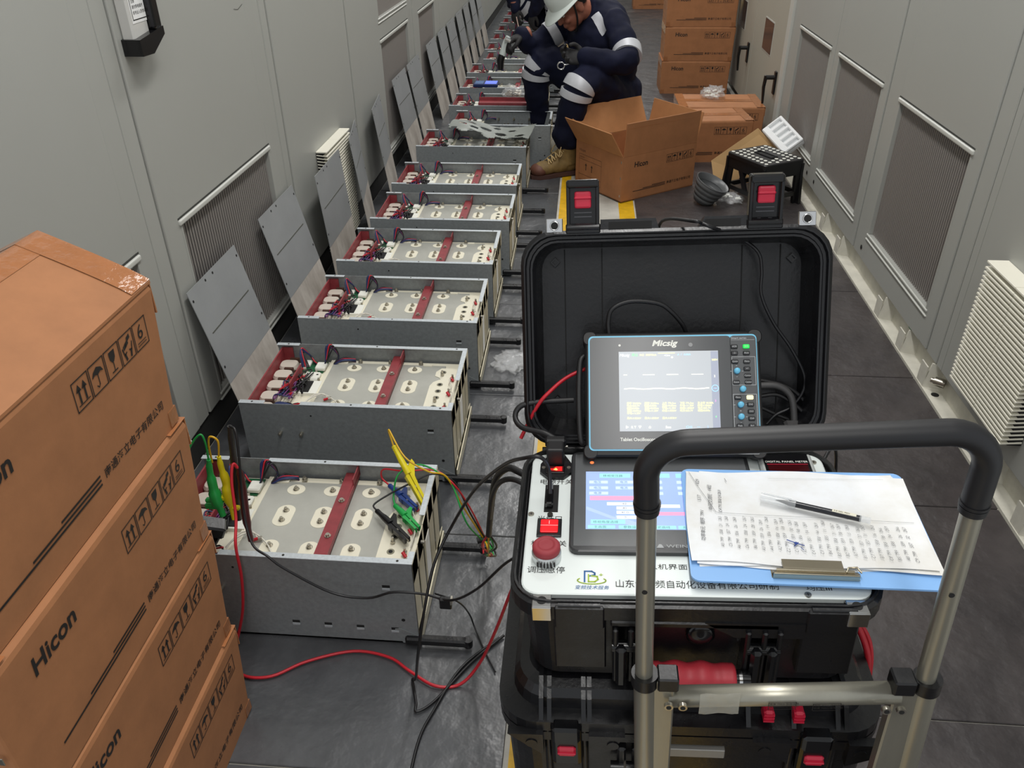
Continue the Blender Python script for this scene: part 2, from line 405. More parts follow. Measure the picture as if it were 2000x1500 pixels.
h.stroke([(1.881, 1.3), (1.881, 1.135), (1.941, 1.135)], .0022, W, 1, .0311)
for z, tx in ((1.206, 'DANGER'), (1.198, '操作前必须先断电'), (1.170, '注意'), (1.158, '请勿带电操作'), (1.146, '非专业人员勿动')):
    h.text(tx, .0085, 1.886, z, W, 1, .0312)
h.build('warning_label', [paper, ink], hd, world=True, label='white warning label')
h = MB(); h.stroke([(2.47, 1.135), (2.475, 1.125), (2.492, 1.108)], .0018, W, 0, .0006); h.stroke([(2.53, 1.075), (2.56, 1.07), (2.6, 1.08)], .0012, W, 0, .0006)
h.build('scuff_mark', ink, dh, world=True)

def louver(name, label, side, y0, y1, z0, z1, depth, group=None):
    W = wall_frame(side); sg = -1 if side > 0 else 1; lo, hi = sorted((sg*y0, sg*y1))
    t = thing(name, label, 'louvre', (XL if side < 0 else XR, (y0+y1)/2, z0), group=group)
    b = MB(); b.box(lo+.003, hi-.003, z0, z1-.004, .0005, depth*.62, W, mi=1); b.box(lo, hi, z1-.006, z1, .0005, depth, W, bev=.001)
    b.build('housing', [mat('cream_plastic', '#ece9da', .45), darkm], t, world=True)
    fn = MB(); n = int((z1-z0)/.0125)
    for k in range(n):
        z = z0+.004+k*(z1-z0-.012)/n
        fn.loft([[(lo, z, depth*.98), (lo, z-.002, depth), (lo, z+.0025, depth), (lo, z+.008, depth*.05), (lo, z+.004, depth*.05)], [(hi, z, depth*.98), (hi, z-.002, depth), (hi, z+.0025, depth), (hi, z+.008, depth*.05), (hi, z+.004, depth*.05)]], W)
    fn.build('slats', MATS['cream_plastic'], t, world=True)
for a, b, l in ((1.885, 2.05, 'white slatted vent cover on the right cabinet, farther of two'), (1.718, 1.883, 'white slatted vent cover on the right cabinet, nearer of two')):
    louver('louvred_vent_cover', l, 1, a, b, .175, .535, .055, 'slatted vent covers')
for a, b, l in ((3.085, 3.262, 'cream slatted vent cover behind the third leaning sheet, nearer of two'), (3.264, 3.44, 'cream slatted vent cover between the third and fourth leaning sheets')):
    louver('louvred_vent_cover', l, -1, a, b, .06, .49, .045, 'slatted vent covers')

# ------------------------------------------------------------------ open power modules on the floor
UL, UD, UH, TH = .566, .320, .24, .0016
def make_module(loc, label):
    t = thing('power_module', label, 'power module', loc, (0, 0, 0), 'open grey steel power modules in a row')
    b = MB()
    for y0, y1 in ((0, TH), (UD-TH, UD)): b.box(0, UL, y0, y1, .004, UH-.002)
    b.box(0, UL, 0, UD, .004, .008)
    for y in (-.0008, UD-.0012):                                      # punched tabs, holes
        for x, z in ((.30, .052), (.37, .05), (.44, .048), (.515, .046), (.507, .172)):
            b.box(x-.008, x+.008, y, y+.002, z-.003, z+.004, mi=1); b.box(x-.008, x+.008, y-.002, y+.003, z-.008, z-.003, mi=2)
        b.cyl((.535, y, .075), (.535, y+.002, .075), .004, n=12, mi=1); b.cyl((.19, y, .205), (.19, y+.002, .205), .0025, n=10, mi=1)
    b.build('chassis', [galv, darkm, galvl], t)
    for nm, y0, y1 in (('front', -.001, .014), ('back', UD-.013, UD+.001)):
        for x0, x1 in ((0, .068), (.164, UL)):
            r = MB(); r.box(x0, x1, y0, y1, UH-.002, UH, bev=.0006)
            for x in ((x0+.035,) if x1 < .1 else (.30, .535)): r.cyl((x, (y0+y1)/2, UH), (x, (y0+y1)/2, UH+.0004), .0028, n=10, mi=1)
            r.build('top_flange', [galvl, dsteel], t)
    for y0, y1 in ((0.014, .036), (.147, UD-.013)):
        r = MB(); r.box(UL-.013, UL, y0, y1, UH-.0025, UH-.0005, bev=.0006); r.build('top_flange', galvl, t)
    p = MB(); xs = [0, .045, .06, .105, .12, .165, .18, .225, .24, .285, UD]                       # slotted front panel
    for k in range(0, 10, 2): p.box(UL-TH, UL+.0004, xs[k], xs[k+1], .01, UH-.002)
    p.box(UL-TH, UL+.0004, 0, UD, .01, .05); p.box(UL-TH, UL+.0004, 0, UD, .185, UH-.004)
    p.box(UL-.02, UL-.018, .03, .29, .05, .19, mi=1)
    p.box(UL+.0004, UL+.001, .13, .17, .06, .18, mi=2)
    p.cyl((UL, .09, .215), (UL+.008, .09, .215), .0045, n=10, mi=3)
    p.build('slotted_panel', [mat('cream_panel', '#cfc8b0', .4, .3), darkm, paper, steel], t)
    k = MB(); k.box(UL+.003, UL+.006, .0, UD-.01, .012, .045); k.build('lower_strip', mat('cream_panel', '#cfc8b0'), t)
    for y in (-.006, .279):
        h = MB(); h.box(UL-.03, UL+.105, y-.006, y+.012, .010, .030, bev=.004); h.cyl((UL+.105, y+.003, .010), (UL+.105, y+.003, .030), .010, n=12); h.build('handle', blk, t)
    g = MB(); g.loft([[(.515, -.002, .048), (.527, -.002, .05), (UL+.002, -.002, .028), (UL+.002, -.002, .006), (.53, -.002, .006), (.515, -.002, .04)], [(.515, -.0005, .048), (.527, -.0005, .05), (UL+.002, -.0005, .028), (UL+.002, -.0005, .006), (.53, -.0005, .006), (.515, -.0005, .04)]])
    g.cyl((.552, -.005, .018), (.552, -.001, .018), .005, n=8, mi=1); g.build('corner_bracket', [galv, mat('rusty_bolt', '#5a3a26', .6, .4)], t)
    for x in (.10, .157):
        q = MB(); q.cyl((x, -.012, .148), (x, 0, .148), .005, n=10); q.cyl((x, -.014, .148), (x, -.012, .148), .0035, n=10); q.build('standoff', steel, t)
    # inside
    d = MB(); d.box(.17, .52, .02, .305, .185, .192); d.box(.165, .30, .012, .31, .18, .186, mi=0)
    plate = MB()
    # laminated busbar: strips of grey metal around the cream windows
    plate.box(.172, .505, .028, .29, .192, .1955, bev=.0008)
    plate.build('busbar_plate', busbar, t)
    d.box(.16, .556, .016, .31, .180, .1915); d.build('insulating_sheet', cream, t)
    for x in (.24, .327, .418):
        for kind, y in (('back', .262), ('mid', .172), ('front', .076)):
            o = MB()
            if kind == 'mid': o.prism([(x+.021*math.cos(a), y+(.016 if math.sin(a) > 0 else -.016)+.019*math.sin(a)) for a in [2*math.pi*i/28+.001 for i in range(28)]], .1955, .1962); bs = (y-.016, y+.016)
            elif kind == 'back': o.prism([(x+.021*math.cos(2*math.pi*i/28), y+.018*math.sin(2*math.pi*i/28)) for i in range(28)], .1955, .1962); bs = (y,)
            else: o.prism([(x-.02, .027)]+[(x-.0+.02*math.cos(R(180-180*i/14)), y+.018*math.sin(R(180*i/14))) for i in range(15)]+[(x+.02, .027)], .1955, .1962); bs = (y,)
            e = list(o.bm.verts); w = o.build('insulating_window', cream, t)
            for by in bs:
                s = MB(); s.cyl((x, by, .196), (x, by, .1975), .0075, n=14); s.cyl((x, by, .1975), (x, by, .202), .0055, n=6, sm=False); s.cyl((x, by, .202), (x, by, .2055), .0032, n=8); s.build('bolt', steel, w)
    for x in (.25, .34, .43):
        s = MB(); s.cyl((x, .297, .19), (x, .297, .2), .007, n=6, sm=False); s.cyl((x, .297, .2), (x, .297, .206), .004, n=8); s.build('bolt', steel, t)
    o = MB(); o.loft([[(x, y, .1958) for x, y in ((.475, .03), (.556, .03), (.556, .255), (.53, .275), (.495, .275), (.482, .255), (.482, .232), (.495, .225), (.50, .215), (.482, .2), (.475, .18))], [(x, y, .1968) for x, y in ((.475, .03), (.556, .03), (.556, .255), (.53, .275), (.495, .275), (.482, .255), (.482, .232), (.495, .225), (.50, .215), (.482, .2), (.475, .18))]])
    for y in (.252, .187, .153, .12, .075): o.cyl((.503, y, .1969), (.503, y, .1974), .0085, n=16, mi=1); o.cyl((.503, y, .1974), (.503, y, .198), .0045, n=12, mi=2)
    tb = o.build('terminal_board', [cream, mat('worn_tin', '#8d8a78', .4, .5), darkm], t)
    for x, y in ((.503, .235), (.503, .1), (.535, .215), (.535, .14), (.535, .07)):
        s = MB(); s.cyl((x, y, .197), (x, y, .214), .003, n=8); s.cyl((x, y, .2), (x, y, .2045), .0055, n=6, sm=False)
        if x > .52: s.cyl((x-.004, y-.004, .206), (x+.004, y-.012, .2), .004, n=8, mi=1)
        s.build('terminal_stud', [steel, WC['red']], tb)
    wv = MB(); wv.tube(smooth_path([(.535, .21, .206), (.53, .19, .212), (.54, .165, .206), (.535, .145, .206)]), .0012, 6); wv.tube(smooth_path([(.54, .14, .205), (.55, .11, .22), (.545, .08, .206)]), .0012, 6)
    wv.build('jumper_wire', WC['white'], tb)
    # red laminate rails
    def rail(pts, nm='red_bracket'): pass
    r = MB(); r.box(.347, .380, .005, UD-.004, .2055, .2085); r.box(.3775, .380, .01, UD-.004, .2085, .218); r.box(.3775, .380, UD-.06, UD-.004, .2085, .234)
    cr = r.build('centre_bracket', redins, t)
    for y in (.1, .215):
        s = MB(); s.cyl((.362, y, .2085), (.362, y, .2105), .007, n=12); s.cyl((.362, y, .2105), (.362, y, .215), .0045, n=10); s.build('bolt', steel, cr)
    r = MB(); r.box(.012, .016, .01, UD-.004, .175, .228); r.box(.016, .045, UD-.008, UD-.004, .175, .228); r.box(.016, .04, .006, .01, .175, .20); r.build('rear_bracket', redins, t)
    r = MB(); r.box(.0005, .002, .002, UD-.002, .008, .12); r.build('rear_panel', cream, t)
    r = MB(); r.box(.094, .098, .12, .225, .185, .226); r.build('small_bracket', redins, t)
    for k in range(5):
        y = .045+.056*k; s = MB(); s.rloft([(.056, .048, .018, .165), (.056, .048, .018, .193), (.048, .040, .014, .200)], T(.044, y, 0), n=4, sm=False); s.box(.040, .066, y+.022, y+.030, .192, .203, mi=1); s.cyl((.062, y+.012, .19), (.075, y+.016, .2), .003, n=8, mi=1)
        s.build('capacitor', [mat('pale_capacitor', '#c9bfb3', .5), mat('brown_lug', '#4a2d22', .5)], t)
    s = MB(); s.box(.014, .165, .012, .312, .165, .176); s.box(.075, .165, .02, .31, .175, .184); s.box(.08, .15, .245, .305, .184, .187, mi=1); s.box(.125, .155, .25, .285, .187, .2, mi=2, bev=.003); s.box(.085, .105, .27, .30, .187, .196, mi=2, bev=.002)
    s.box(.105, .150, .195, .235, .184, .197, mi=2, bev=.004); s.box(.115, .165, .125, .19, .184, .1935, mi=2); s.box(.118, .142, .13, .185, .1935, .196, mi=3)
    for a in range(9): s.cyl((.08+.009*a, .238-.02*(a % 3), .19), (.08+.009*a, .238-.02*(a % 3), .197), .0035, n=8, mi=4)
    s.build('gate_driver_board', [cream, pcbm, whitep, darkm, steel], t)
    s = MB(); s.box(.172, .215, .283, .30, .1955, .1985); s.box(.44, .465, .285, .297, .1955, .1975); s.build('cream_pad', cream, t)
    rr = random.Random(3)
    def loops(spec): 
        q = MB()
        for p, rad in spec: q.tube(smooth_path(p, 5), rad, 6)
        return q
    def arch(x, y, w, h, ph): return [(x+w*math.cos(a+ph)*.5, y+.018*math.sin(a*1.7+ph), .19+h*max(0, math.sin(a))) for a in [math.pi*i/6 for i in range(7)]]
    def tangle(n, cx, cy, sx, sy, r0): 
        out = []
        for i in range(n): out.append(([(cx+rr.uniform(-sx, sx), cy+rr.uniform(-sy, sy), .19+rr.uniform(0, .022)) for _ in range(5)], r0))
        return out
    bundle = lambda dy, dz: [(.10+dy, .25, .2), (.082, .285+dy, .238+dz), (.10, .30, .21), (.12, .285, .19+dz), (.15, .275, .20), (.165+dy, .295, .248+dz), (.185, .30, .214), (.175, .28, .196), (.2, .296+dy, .205), (.235, .30, .198+dz)]
    loops([(bundle(.004, .002), .0023), (bundle(-.004, -.003), .0023), (bundle(.010, -.006), .0021)]+tangle(8, .10, .17, .035, .06, .0019)+tangle(3, .12, .045, .05, .025, .0022)).build('black_wires', WC['black'], t)
    loops([(bundle(0, .005), .0021)]+tangle(2, .09, .16, .03, .05, .0016)+tangle(2, .11, .04, .045, .02, .0022)).build('red_wires', WC['red'], t)
    loops([(bundle(-.006, .004), .0023), (bundle(-.010, .0), .0021)]+tangle(4, .09, .13, .03, .05, .0018)+[([(.06, .03+.006*i, .196), (.09, .045+.004*i, .208), (.14, .03+.005*i, .2), (.16, .022, .19)], .0032) for i in range(3)]).build('blue_wires', WC['blue'], t)
    loops([(bundle(.002, -.005), .0021)]+tangle(3, .09, .12, .03, .05, .0018)+[([(.06, .022, .194), (.1, .03, .204), (.15, .018, .195)], .0034)]).build('purple_wires', WC['purple'], t)
    loops([([(.15, .06, .2), (.17, .1, .206), (.2, .1, .206), (.235, .075, .203), (.26, .04, .2)], .0018), ([(.155, .03, .2), (.16, .07, .207), (.19, .105, .206), (.21, .09, .203)], .002)]).build('white_wires', WC['white'], t)
    for x, y in ((.20, .085), (.095, .105), (.07, .19), (.085, .235)):
        s = MB(); s.cyl((x, y, .2), (x+.012, y+.003, .203), .0035, n=8); s.cyl((x+.012, y+.003, .203), (x+.02, y+.005, .203), .005, n=8, mi=1); s.build('ring_terminal', [WC['red'], steel], t)
    return t
MY = [1.142, 1.69, 2.17, 2.612, 3.035, 3.47, 4.062, 4.482, 4.918, 5.40, 5.868, 6.36, 6.76, 7.24, 7.68, 8.14, 8.60]
MX = [-.873, -.873, -.865, -.862, -.838, -.842, -.840, -.734, -.798, -.800, -.813, -.752, -.785, -.79, -.79, -.79, -.79]
ORD = ['first', 'second', 'third', 'fourth', 'fifth', 'sixth', 'seventh', 'eighth', 'ninth', 'tenth', 'eleventh', 'twelfth', 'thirteenth', 'fourteenth', 'fifteenth', 'sixteenth', 'seventeenth']
MLAB = ['open power module nearest the camera, with coloured crocodile clips inside'] + ['open grey steel power module, %s in the row from the camera' % o for o in ORD[1:]]
MLAB[6] = 'power module with torn insulating sheet lying over it, by the boot'
MLAB[7] = 'stripped power module just behind the torn sheet, no red bracket'
MLAB[8] = 'power module with red strip and bag of bolts on it'
MLAB[9] = 'power module carrying the small blue-screened tester'
mod0 = make_module((MX[0], MY[0], 0), MLAB[0])
index_kids()
for k in range(1, 17):
    drop = {6: ('handle.001',), 7: ('centre_bracket', 'busbar_plate', 'insulating_window', 'terminal_board', 'cream_pad', 'insulating_sheet')}.get(k, ())
    copy_tree(mod0, T(MX[k], MY[k], 0), MLAB[k], drop)
# what shows in the stripped module
e7 = [o for o in bpy.data.objects if o.get('label') == MLAB[7]][0]
for k, (x, y) in enumerate(((.38, .25), (.44, .25), (.38, .12), (.44, .12), (.3, .25), (.3, .12))):
    s = MB(); s.cyl((x, y, .02), (x, y, .17), .032, n=20); s.cyl((x, y, .17), (x, y, .173), .029, n=20, mi=1); s.cyl((x-.01, y, .173), (x-.01, y, .187), .004, n=8, mi=2); s.cyl((x+.01, y, .173), (x+.01, y, .187), .004, n=8, mi=2)
    s.build('capacitor', [blkg, darkm, steel], e7)

# sheets leaning on the left wall, one behind each module
def make_sheet(loc, dr, label, wd=.32, lean=.085, top=.472):
    L = math.hypot(top, lean); t = thing('metal_sheet', label, 'metal sheet', group='grey sheets leaning on the left wall', M=frame(loc, (dr[0], dr[1], 0), (-lean*dr[1]/wd, lean*dr[0]/wd, top)))
    zs = .405*L; p = MB(); p.box(0, wd, zs, L, 0, .002); p.box(.03, wd-.03, zs+.31*L-.0015, zs+.31*L+.0015, .002, .0032, mi=1)
    for x, y in ((.012, L-.03), (.11, L-.012), (.16, L-.012), (wd-.012, L-.03), (.012, zs+.05), (wd-.012, zs+.06)): p.cyl((x, y, .002), (x, y, .0026), .004, n=10, mi=2)
    p.build('painted_sheet', [mat('grey_sheet_paint', '#a0a3a5', .38, .15, var=.12, vs=6), mat('score_mark', '#55564f', .5), darkm], t)
    q = MB(); q.box(0, wd, 0.002, zs-.0005, 0, .0016); q.build('insulation_board', mat('stained_board', '#cfc9c1', .45, var=.5, vs=7, c2='#8a8078', stretch=(1, .4, 1)), t)
    return t
SH = [((-1.03, 1.850), (-1.03, 2.185)), ((-1.03, 2.395), (-1.03, 2.740)), ((-.974, 2.838), (-.980, 3.195)), ((-.975, 3.34), (-1.03, 3.657)), ((-.993, 3.84), (-1.03, 4.161)), ((-1.03, 4.47), (-1.03, 4.83)), ((-1.03, 4.885), (-1.03, 5.255)), ((-1.03, 5.54), (-1.03, 5.90)), ((-1.03, 6.012), (-1.03, 6.345)), ((-1.03, 6.43), (-1.03, 6.79)), ((-1.03, 6.92), (-1.03, 7.24)), ((-1.03, 7.35), (-1.03, 7.65)), ((-1.03, 7.78), (-1.03, 8.08)), ((-1.03, 8.2), (-1.03, 8.5))]
for k, (p, q) in enumerate(SH):
    dx, dy = q[0]-p[0], q[1]-p[1]; wd = math.hypot(dx, dy); nx, ny = dy/wd, -dx/wd; ln = (.105, .105, .035, .05, .06)[k] if k < 5 else .085
    make_sheet((p[0]+nx*ln, p[1]+ny*ln, 0), (dx, dy), 'grey metal sheet leaning on the left wall, %s from the camera' % ORD[k], wd, ln)

# ------------------------------------------------------------------ cardboard cartons
CL, CW, CH = .50, .34, .232
def print_face(b, M, mi=1, L=CL, H=CH):
    """front print: brand word, five handling pictograms, ruled tail and company line; local x 0..L, y 0..H"""
    b.text('Hicon', .037, .072, .168, M, mi, .0006, xs=.98, bold=.022, shear=.06)
    s = .0335; y0 = .157
    for k in range(5):
        x = .283+k*.0368
        b.stroke([(x, y0), (x+s, y0), (x+s, y0+.040), (x, y0+.040)], .0016, M, mi, .0006, True)
        c = x+s/2
        if k == 0:
            for dx in (-.006, .006):
                b.stroke([(c+dx, y0+.009), (c+dx, y0+.025)], .0035, M, mi, .0006); b.poly([(c+dx-.0055, y0+.024), (c+dx+.0055, y0+.024), (c+dx, y0+.034)], M, mi, .0006)
            b.stroke([(x+.005, y0+.006), (x+s-.005, y0+.006)], .0014, M, mi, .0006)
        elif k == 1:
            b.poly([(c-.013, y0+.022), (c-.009, y0+.029), (c, y0+.0335), (c+.009, y0+.029), (c+.013, y0+.022), (c+.006, y0+.0245), (c, y0+.022), (c-.006, y0+.0245)], M, mi, .0006)
            b.stroke([(c, y0+.022), (c, y0+.009), (c-.003, y0+.006), (c-.006, y0+.009)], .0016, M, mi, .0006)
        elif k == 2:
            b.poly([(c-.007, y0+.035), (c+.007, y0+.035), (c+.006, y0+.024), (c+.002, y0+.019), (c-.002, y0+.019), (c-.006, y0+.024)], M, mi, .0006)
            b.stroke([(c, y0+.019), (c, y0+.007)], .0016, M, mi, .0006); b.stroke([(c-.006, y0+.006), (c+.006, y0+.006)], .0018, M, mi, .0006)
        elif k == 3:
            for a, q in ((0, .024), (.006, .030), (-.005, .0215)): b.poly([(c+a-.004, y0+q-.003), (c+a+.004, y0+q), (c+a+.003, y0+q+.006), (c+a-.005, y0+q+.003)], M, mi, .0006)
            for sg in (-1, 1): b.stroke([(c+sg*.012, y0+.022), (c+sg*.009, y0+.012), (c+sg*.004, y0+.014)], .0022, M, mi, .0006); b.stroke([(c+sg*.008, y0+.012), (c+sg*.006, y0+.005)], .004, M, mi, .0006)
        else:
            b.text('6', .030, c-.008, y0+.0135, M, mi, .0006); b.stroke([(x+.006, y0+.009), (x+s-.006, y0+.009)], .0012, M, mi, .0006); b.stroke([(x+.006, y0+.005), (x+s-.006, y0+.005)], .0012, M, mi, .0006)
    b.text('南通海立电子有限公司', .0165, .296, .046, M, mi, .0006, bold=.008)
    for k, (xa, yy) in enumerate(((.20, .057), (.14, .0505), (.075, .044))): b.stroke([(xa, yy), (.285, yy)], .0032, M, mi, .0006)
def print_end(b, M, mi=2):
    b.text('Hicon', .022, .03, .18, M, mi, .0006)
    b.stroke([(.03, .03), (.22, .03), (.22, .165), (.03, .165)], .0016, M, mi, .0006, True)
    for y in (.06, .14): b.stroke([(.03, y), (.22, y)], .0014, M, mi, .0006)
    b.text('HICON', .012, .036, .147, M, mi, .0006)
    for x in (.09, .14): b.stroke([(x, .09), (x, .115)], .006, M, mi, .0006); b.poly([(x-.009, .112), (x+.009, .112), (x, .125)], M, mi, .0006)
FR = frame((0, 0, 0), (1, 0, 0), (0, 0, 1))
def carton(label, M, group, flaps='closed', bulge=0., L=CL, Wd=CW, H=CH, ends=True, tp=.003):
    t = thing('cardboard_carton', label, 'cardboard box', M=M, group=group)
    b = MB()
    if flaps == 'open':
        th = .005
        b.box(0, L, 0, Wd, 0, th); b.box(0, L, 0, th, 0, H); b.box(0, L, Wd-th, Wd, 0, H); b.box(0, th, th, Wd-th, 0, H); b.box(L-th, L, th, Wd-th, 0, H)
    else: b.rloft([(L-2*tp, Wd-2*tp, .006, 0, L/2, Wd/2), (L, Wd, .006, H-.012, L/2, Wd/2), (L-.003, Wd-.003, .006, H-.005, L/2, Wd/2), (L-.012, Wd-.012, .006, H-(.002 if bulge else 0), L/2, Wd/2)], n=3)
    print_face(b, FR if flaps == 'open' else frame((0, tp, 0), (1, 0, 0), (0, -tp, H-.012)), 1, L, H)
    print_end(b, frame((0 if flaps == 'open' else tp, Wd, 0), (0, -1, 0), (0 if flaps == 'open' else -tp, 0, H-.012)), 2)
    b.build('carton_body', [cardb, ink, inkf], t)
    if flaps == 'open':
        for nm, o, ax, fl, up, ang in (('front', (0, 0, H), (1, 0, 0), L, .165, 4), ('back', (L, Wd, H), (-1, 0, 0), L, .165, 27), ('left', (0, Wd, H), (0, -1, 0), Wd, .15, 33), ('right', (L, 0, H), (0, 1, 0), Wd, .15, 12)):
            x = Vector(ax); out = Vector((x.y, -x.x, 0)); v = Vector((0, 0, 1))*math.cos(R(ang))+out*math.sin(R(ang))
            F = frame(o, x, v); q = MB(); q.box(.003, fl-.003, 0, up, -.0045, 0, F, bev=.001)
            if nm == 'front': q.box(.003, .022, 0, up, -.0052, -.0046, F, mi=1); q.box(.02, fl-.02, up-.028, up-.026, 0, .0003, F, mi=1)
            q.build('flap', [cardt if nm != 'front' else cardb, tapem], t)
    elif bulge:
        for sg in (0, 1):
            q = MB(); y0, y1 = (0, Wd/2-.001) if sg == 0 else (Wd, Wd/2+.001); n = 8
            z = lambda k: H+bulge*(k/n)**.9
            q.loft([[(x, y0+(y1-y0)*k/n, z(k)) for k in range(n+1)]+[(x, y0+(y1-y0)*k/n, z(k)-.004) for k in range(n, -1, -1)] for x in (0, L)], sm=False)
            q.build('top_flap', cardb, t)
    q = MB(); n = 10; zc = lambda y: H+.0008+(bulge*(1-abs(y-Wd/2)/(Wd/2))**.9 if bulge else 0)
    if flaps != 'open':
        q.sheet(lambda u, v: (u*L, Wd/2-.03+.06*v, zc(Wd/2-.03+.06*v)+.0004), 20, 6)
        q.build('packing_tape', tapem, t)
        for x in (.0, L-.05):
            q = MB(); q.sheet(lambda u, v: (x+.05*u, Wd*v, zc(Wd*v)+.001), 4, 24)
            q.box(x-.0012 if x == 0 else x+.049, x+.001 if x == 0 else L+.0012, 0.002, Wd-.002, H-.05, H+.0005)
            q.build('packing_tape', tapem, t)
    for z0 in (.0,):
        q = MB(); q.box(L-.032, L-tp*.86+.0006, tp*.86-.0006, .014, .004, .030); q.build('corner_tape', tapec, t); q = MB(); q.box(tp*.86-.0006, .032, tp*.86-.0006, .014, .004, .030); q.build('corner_tape', tapec, t)
    if ends:
        for z in (.03, .12, .2):
            q = MB(); q.box(-.0012, 0, .010, .016, z-.006, z+.006, bev=.0005); q.build('staple', steel, t)
    return t
G1 = 'stack of cartons in the left foreground'
for k, (x, y, z, a, l) in enumerate(((-.606, .971, 0, .2, 'brown carton at the bottom of the left foreground stack'), (-.601, .972, .2335, .3, 'brown carton second from the bottom of the left foreground stack'),
        (-.593, .973, .467, .2, 'brown carton third up in the left stack, under the bulging top one'), (-.588, .971, .7005, .4, 'top brown carton of the left foreground stack, bulging taped lid'))):
    Mx = T(x, y, z) @ RZ(90-a) @ T(-CL, 0, 0)
    carton(l, Mx, G1, bulge=.068 if k == 3 else 0, Wd=.28, tp=.011)
G2 = 'tall stack of cartons at the far right'
for k, (x, y, l) in enumerate(((.578, 6.36, 'lowest brown carton of the tall far stack'), (.585, 6.36, 'second brown carton up in the tall far stack'), (.582, 6.36, 'third brown carton up in the tall far stack, cut by the frame'), (.59, 6.36, 'topmost brown carton of the tall far stack'))):
    carton(l, T(x, y, .2335*k), G2, ends=True)
carton('closed brown carton with plastic bag on its taped lid', T(.578, 4.965, 0) @ RZ(.5), 'low cartons on the floor')
carton('closed brown carton just behind the open box', T(.465, 4.62, 0) @ RZ(6), 'low cartons on the floor', Wd=.29)
carton('open brown carton with raised flaps on the aisle floor', T(.211, 3.945, 0) @ RZ(36.7), 'low cartons on the floor', 'open', L=.484, Wd=.39, H=.227)
carton('brown carton on the floor at the far end of the aisle', T(.58, 10.9, 0), 'far cartons')
t = thing('corrugated_sheet', 'torn corrugated cardboard edge at the left frame edge behind the boxes', 'cardboard', (-.88, 1.02, 0))
b = MB(); F_ = frame((-.985, .76, 0), (0, 1, 0), (-.02, 0, 1)); b.box(0, .21, 0, .985, -.006, 0, F_); 
b.build('sheet', cardb, t, world=True)
b = MB(); n = 26
b.loft([[(.21*k/n, .985, -.006) for k in range(n+1)]+[(.21*k/n, .985+.004, 0) for k in range(n, -1, -1)], [(.21*k/n, .988, -.006) for k in range(n+1)]+[(.21*k/n, .988+.004, 0) for k in range(n, -1, -1)]], F_)
b.build('torn_edge', edgec, t, world=True)

# ------------------------------------------------------------------ cart frame (the loaded cart leans 3 degrees)
CF = T(.16, .70, 0) @ RY(-3)
def ct(name, label, cat, group=None, L=Matrix()): return thing(name, label, cat, M=CF @ L, group=group)
# folding cart
t = ct('hand_truck', 'folding luggage cart with black foam handle and silver tubes', 'hand truck')
yy = -.085
for sx, (a, c_, d) in ((-1, ((-.020, .10), (-.032, .62), (-.0365, .875))), (1, ((.30, .10), (.279, .625), (.270, .878)))):
    q = MB(); q.cyl((a[0], yy, a[1]), (c_[0], yy, c_[1]), .0132, n=24); q.box(min(c_[0], c_[0]-sx*.034), max(c_[0], c_[0]-sx*.034), yy-.008, yy+.008, .12, c_[1]-.002, bev=.002)
    q.build('lower_tube', alu, t)
    q = MB(); q.cyl((c_[0], yy, c_[1]-.1), (d[0], yy, d[1]), .0102, n=24); q.cyl((d[0]+sx*.0, yy-.0100, d[1]-.11), (d[0], yy-.0105, d[1]-.11), .003, n=10, mi=1); up = q.build('upper_tube', [alu, darkm], t)
    q = MB(); q.cyl((c_[0], yy, c_[1]-.014), (c_[0]-.0003, yy, c_[1]+.004), .0156, n=24); q.box(min(c_[0]-sx*.014, c_[0]-sx*.038), max(c_[0]-sx*.014, c_[0]-sx*.038), yy-.012, yy+.012, c_[1]-.016, c_[1]+.006, bev=.002); q.build('collar', blk, t)
    for dx in (.027, .043):
        q = MB(); q.cyl((c_[0]-sx*dx, yy-.014, c_[1]-.034), (c_[0]-sx*dx, yy-.0185, c_[1]-.034), .0052, n=14); q.cyl((c_[0]-sx*dx, yy-.0185, c_[1]-.034), (c_[0]-sx*dx, yy-.019, c_[1]-.034), .003, n=10, mi=1); q.build('rivet', [steel, darkm], t)
    q = MB(); q.lathe([(.0, -.011), (.05, -.011), (.055, -.007), (.055, .007), (.05, .011), (0, .011)], M=T(a[0]-sx*.03, yy+.02, .055-(.016*sx if False else 0)) @ RY(90)); q.build('wheel', blkr, t)
q = MB(); q.loft([rr_ for rr_ in [[(x, yy+.016*math.cos(k*math.pi/8)*.8, .582+(x+.005)*.075+.0128*math.sin(k*math.pi/8)) for k in range(16)] for x in (-.004, .252)]], sm=True)
cb = q.build('crossbar', alu, t)
q = MB(); WS = frame((.0, yy-.0134, .0), (1, 0, .082), (0, 0, 1))
q.build('label_backing', alu, t) if False else q.bm.free()
q = MB()
for x0 in (.108, .157):
    q.stroke([(x0, .582), (x0+.03, .5845), (x0+.03, .5965), (x0, .594)], .0007, T(0, yy-.0136, 0) @ RX(90), 0, 0, True)
    for z in (.5875, .592): q.text('载重 75KG 使用说明', .0036, x0+.001, z-.002, T(0, yy-.0137, 0) @ RX(90), 0, 0, rot=4.5)
q.build('printed_label', ink, cb)
q = MB()
q.sheet(lambda u, v: (.03+.045*u, yy-.0145-.001*math.sin(u*9+v*3), .572+.035*v+.003*u), 6, 5, .0006); q.build('old_tape', mat('old_clear_tape', '#c9c6b8', .25, alpha=.3, bump=.8, bs=60), cb)
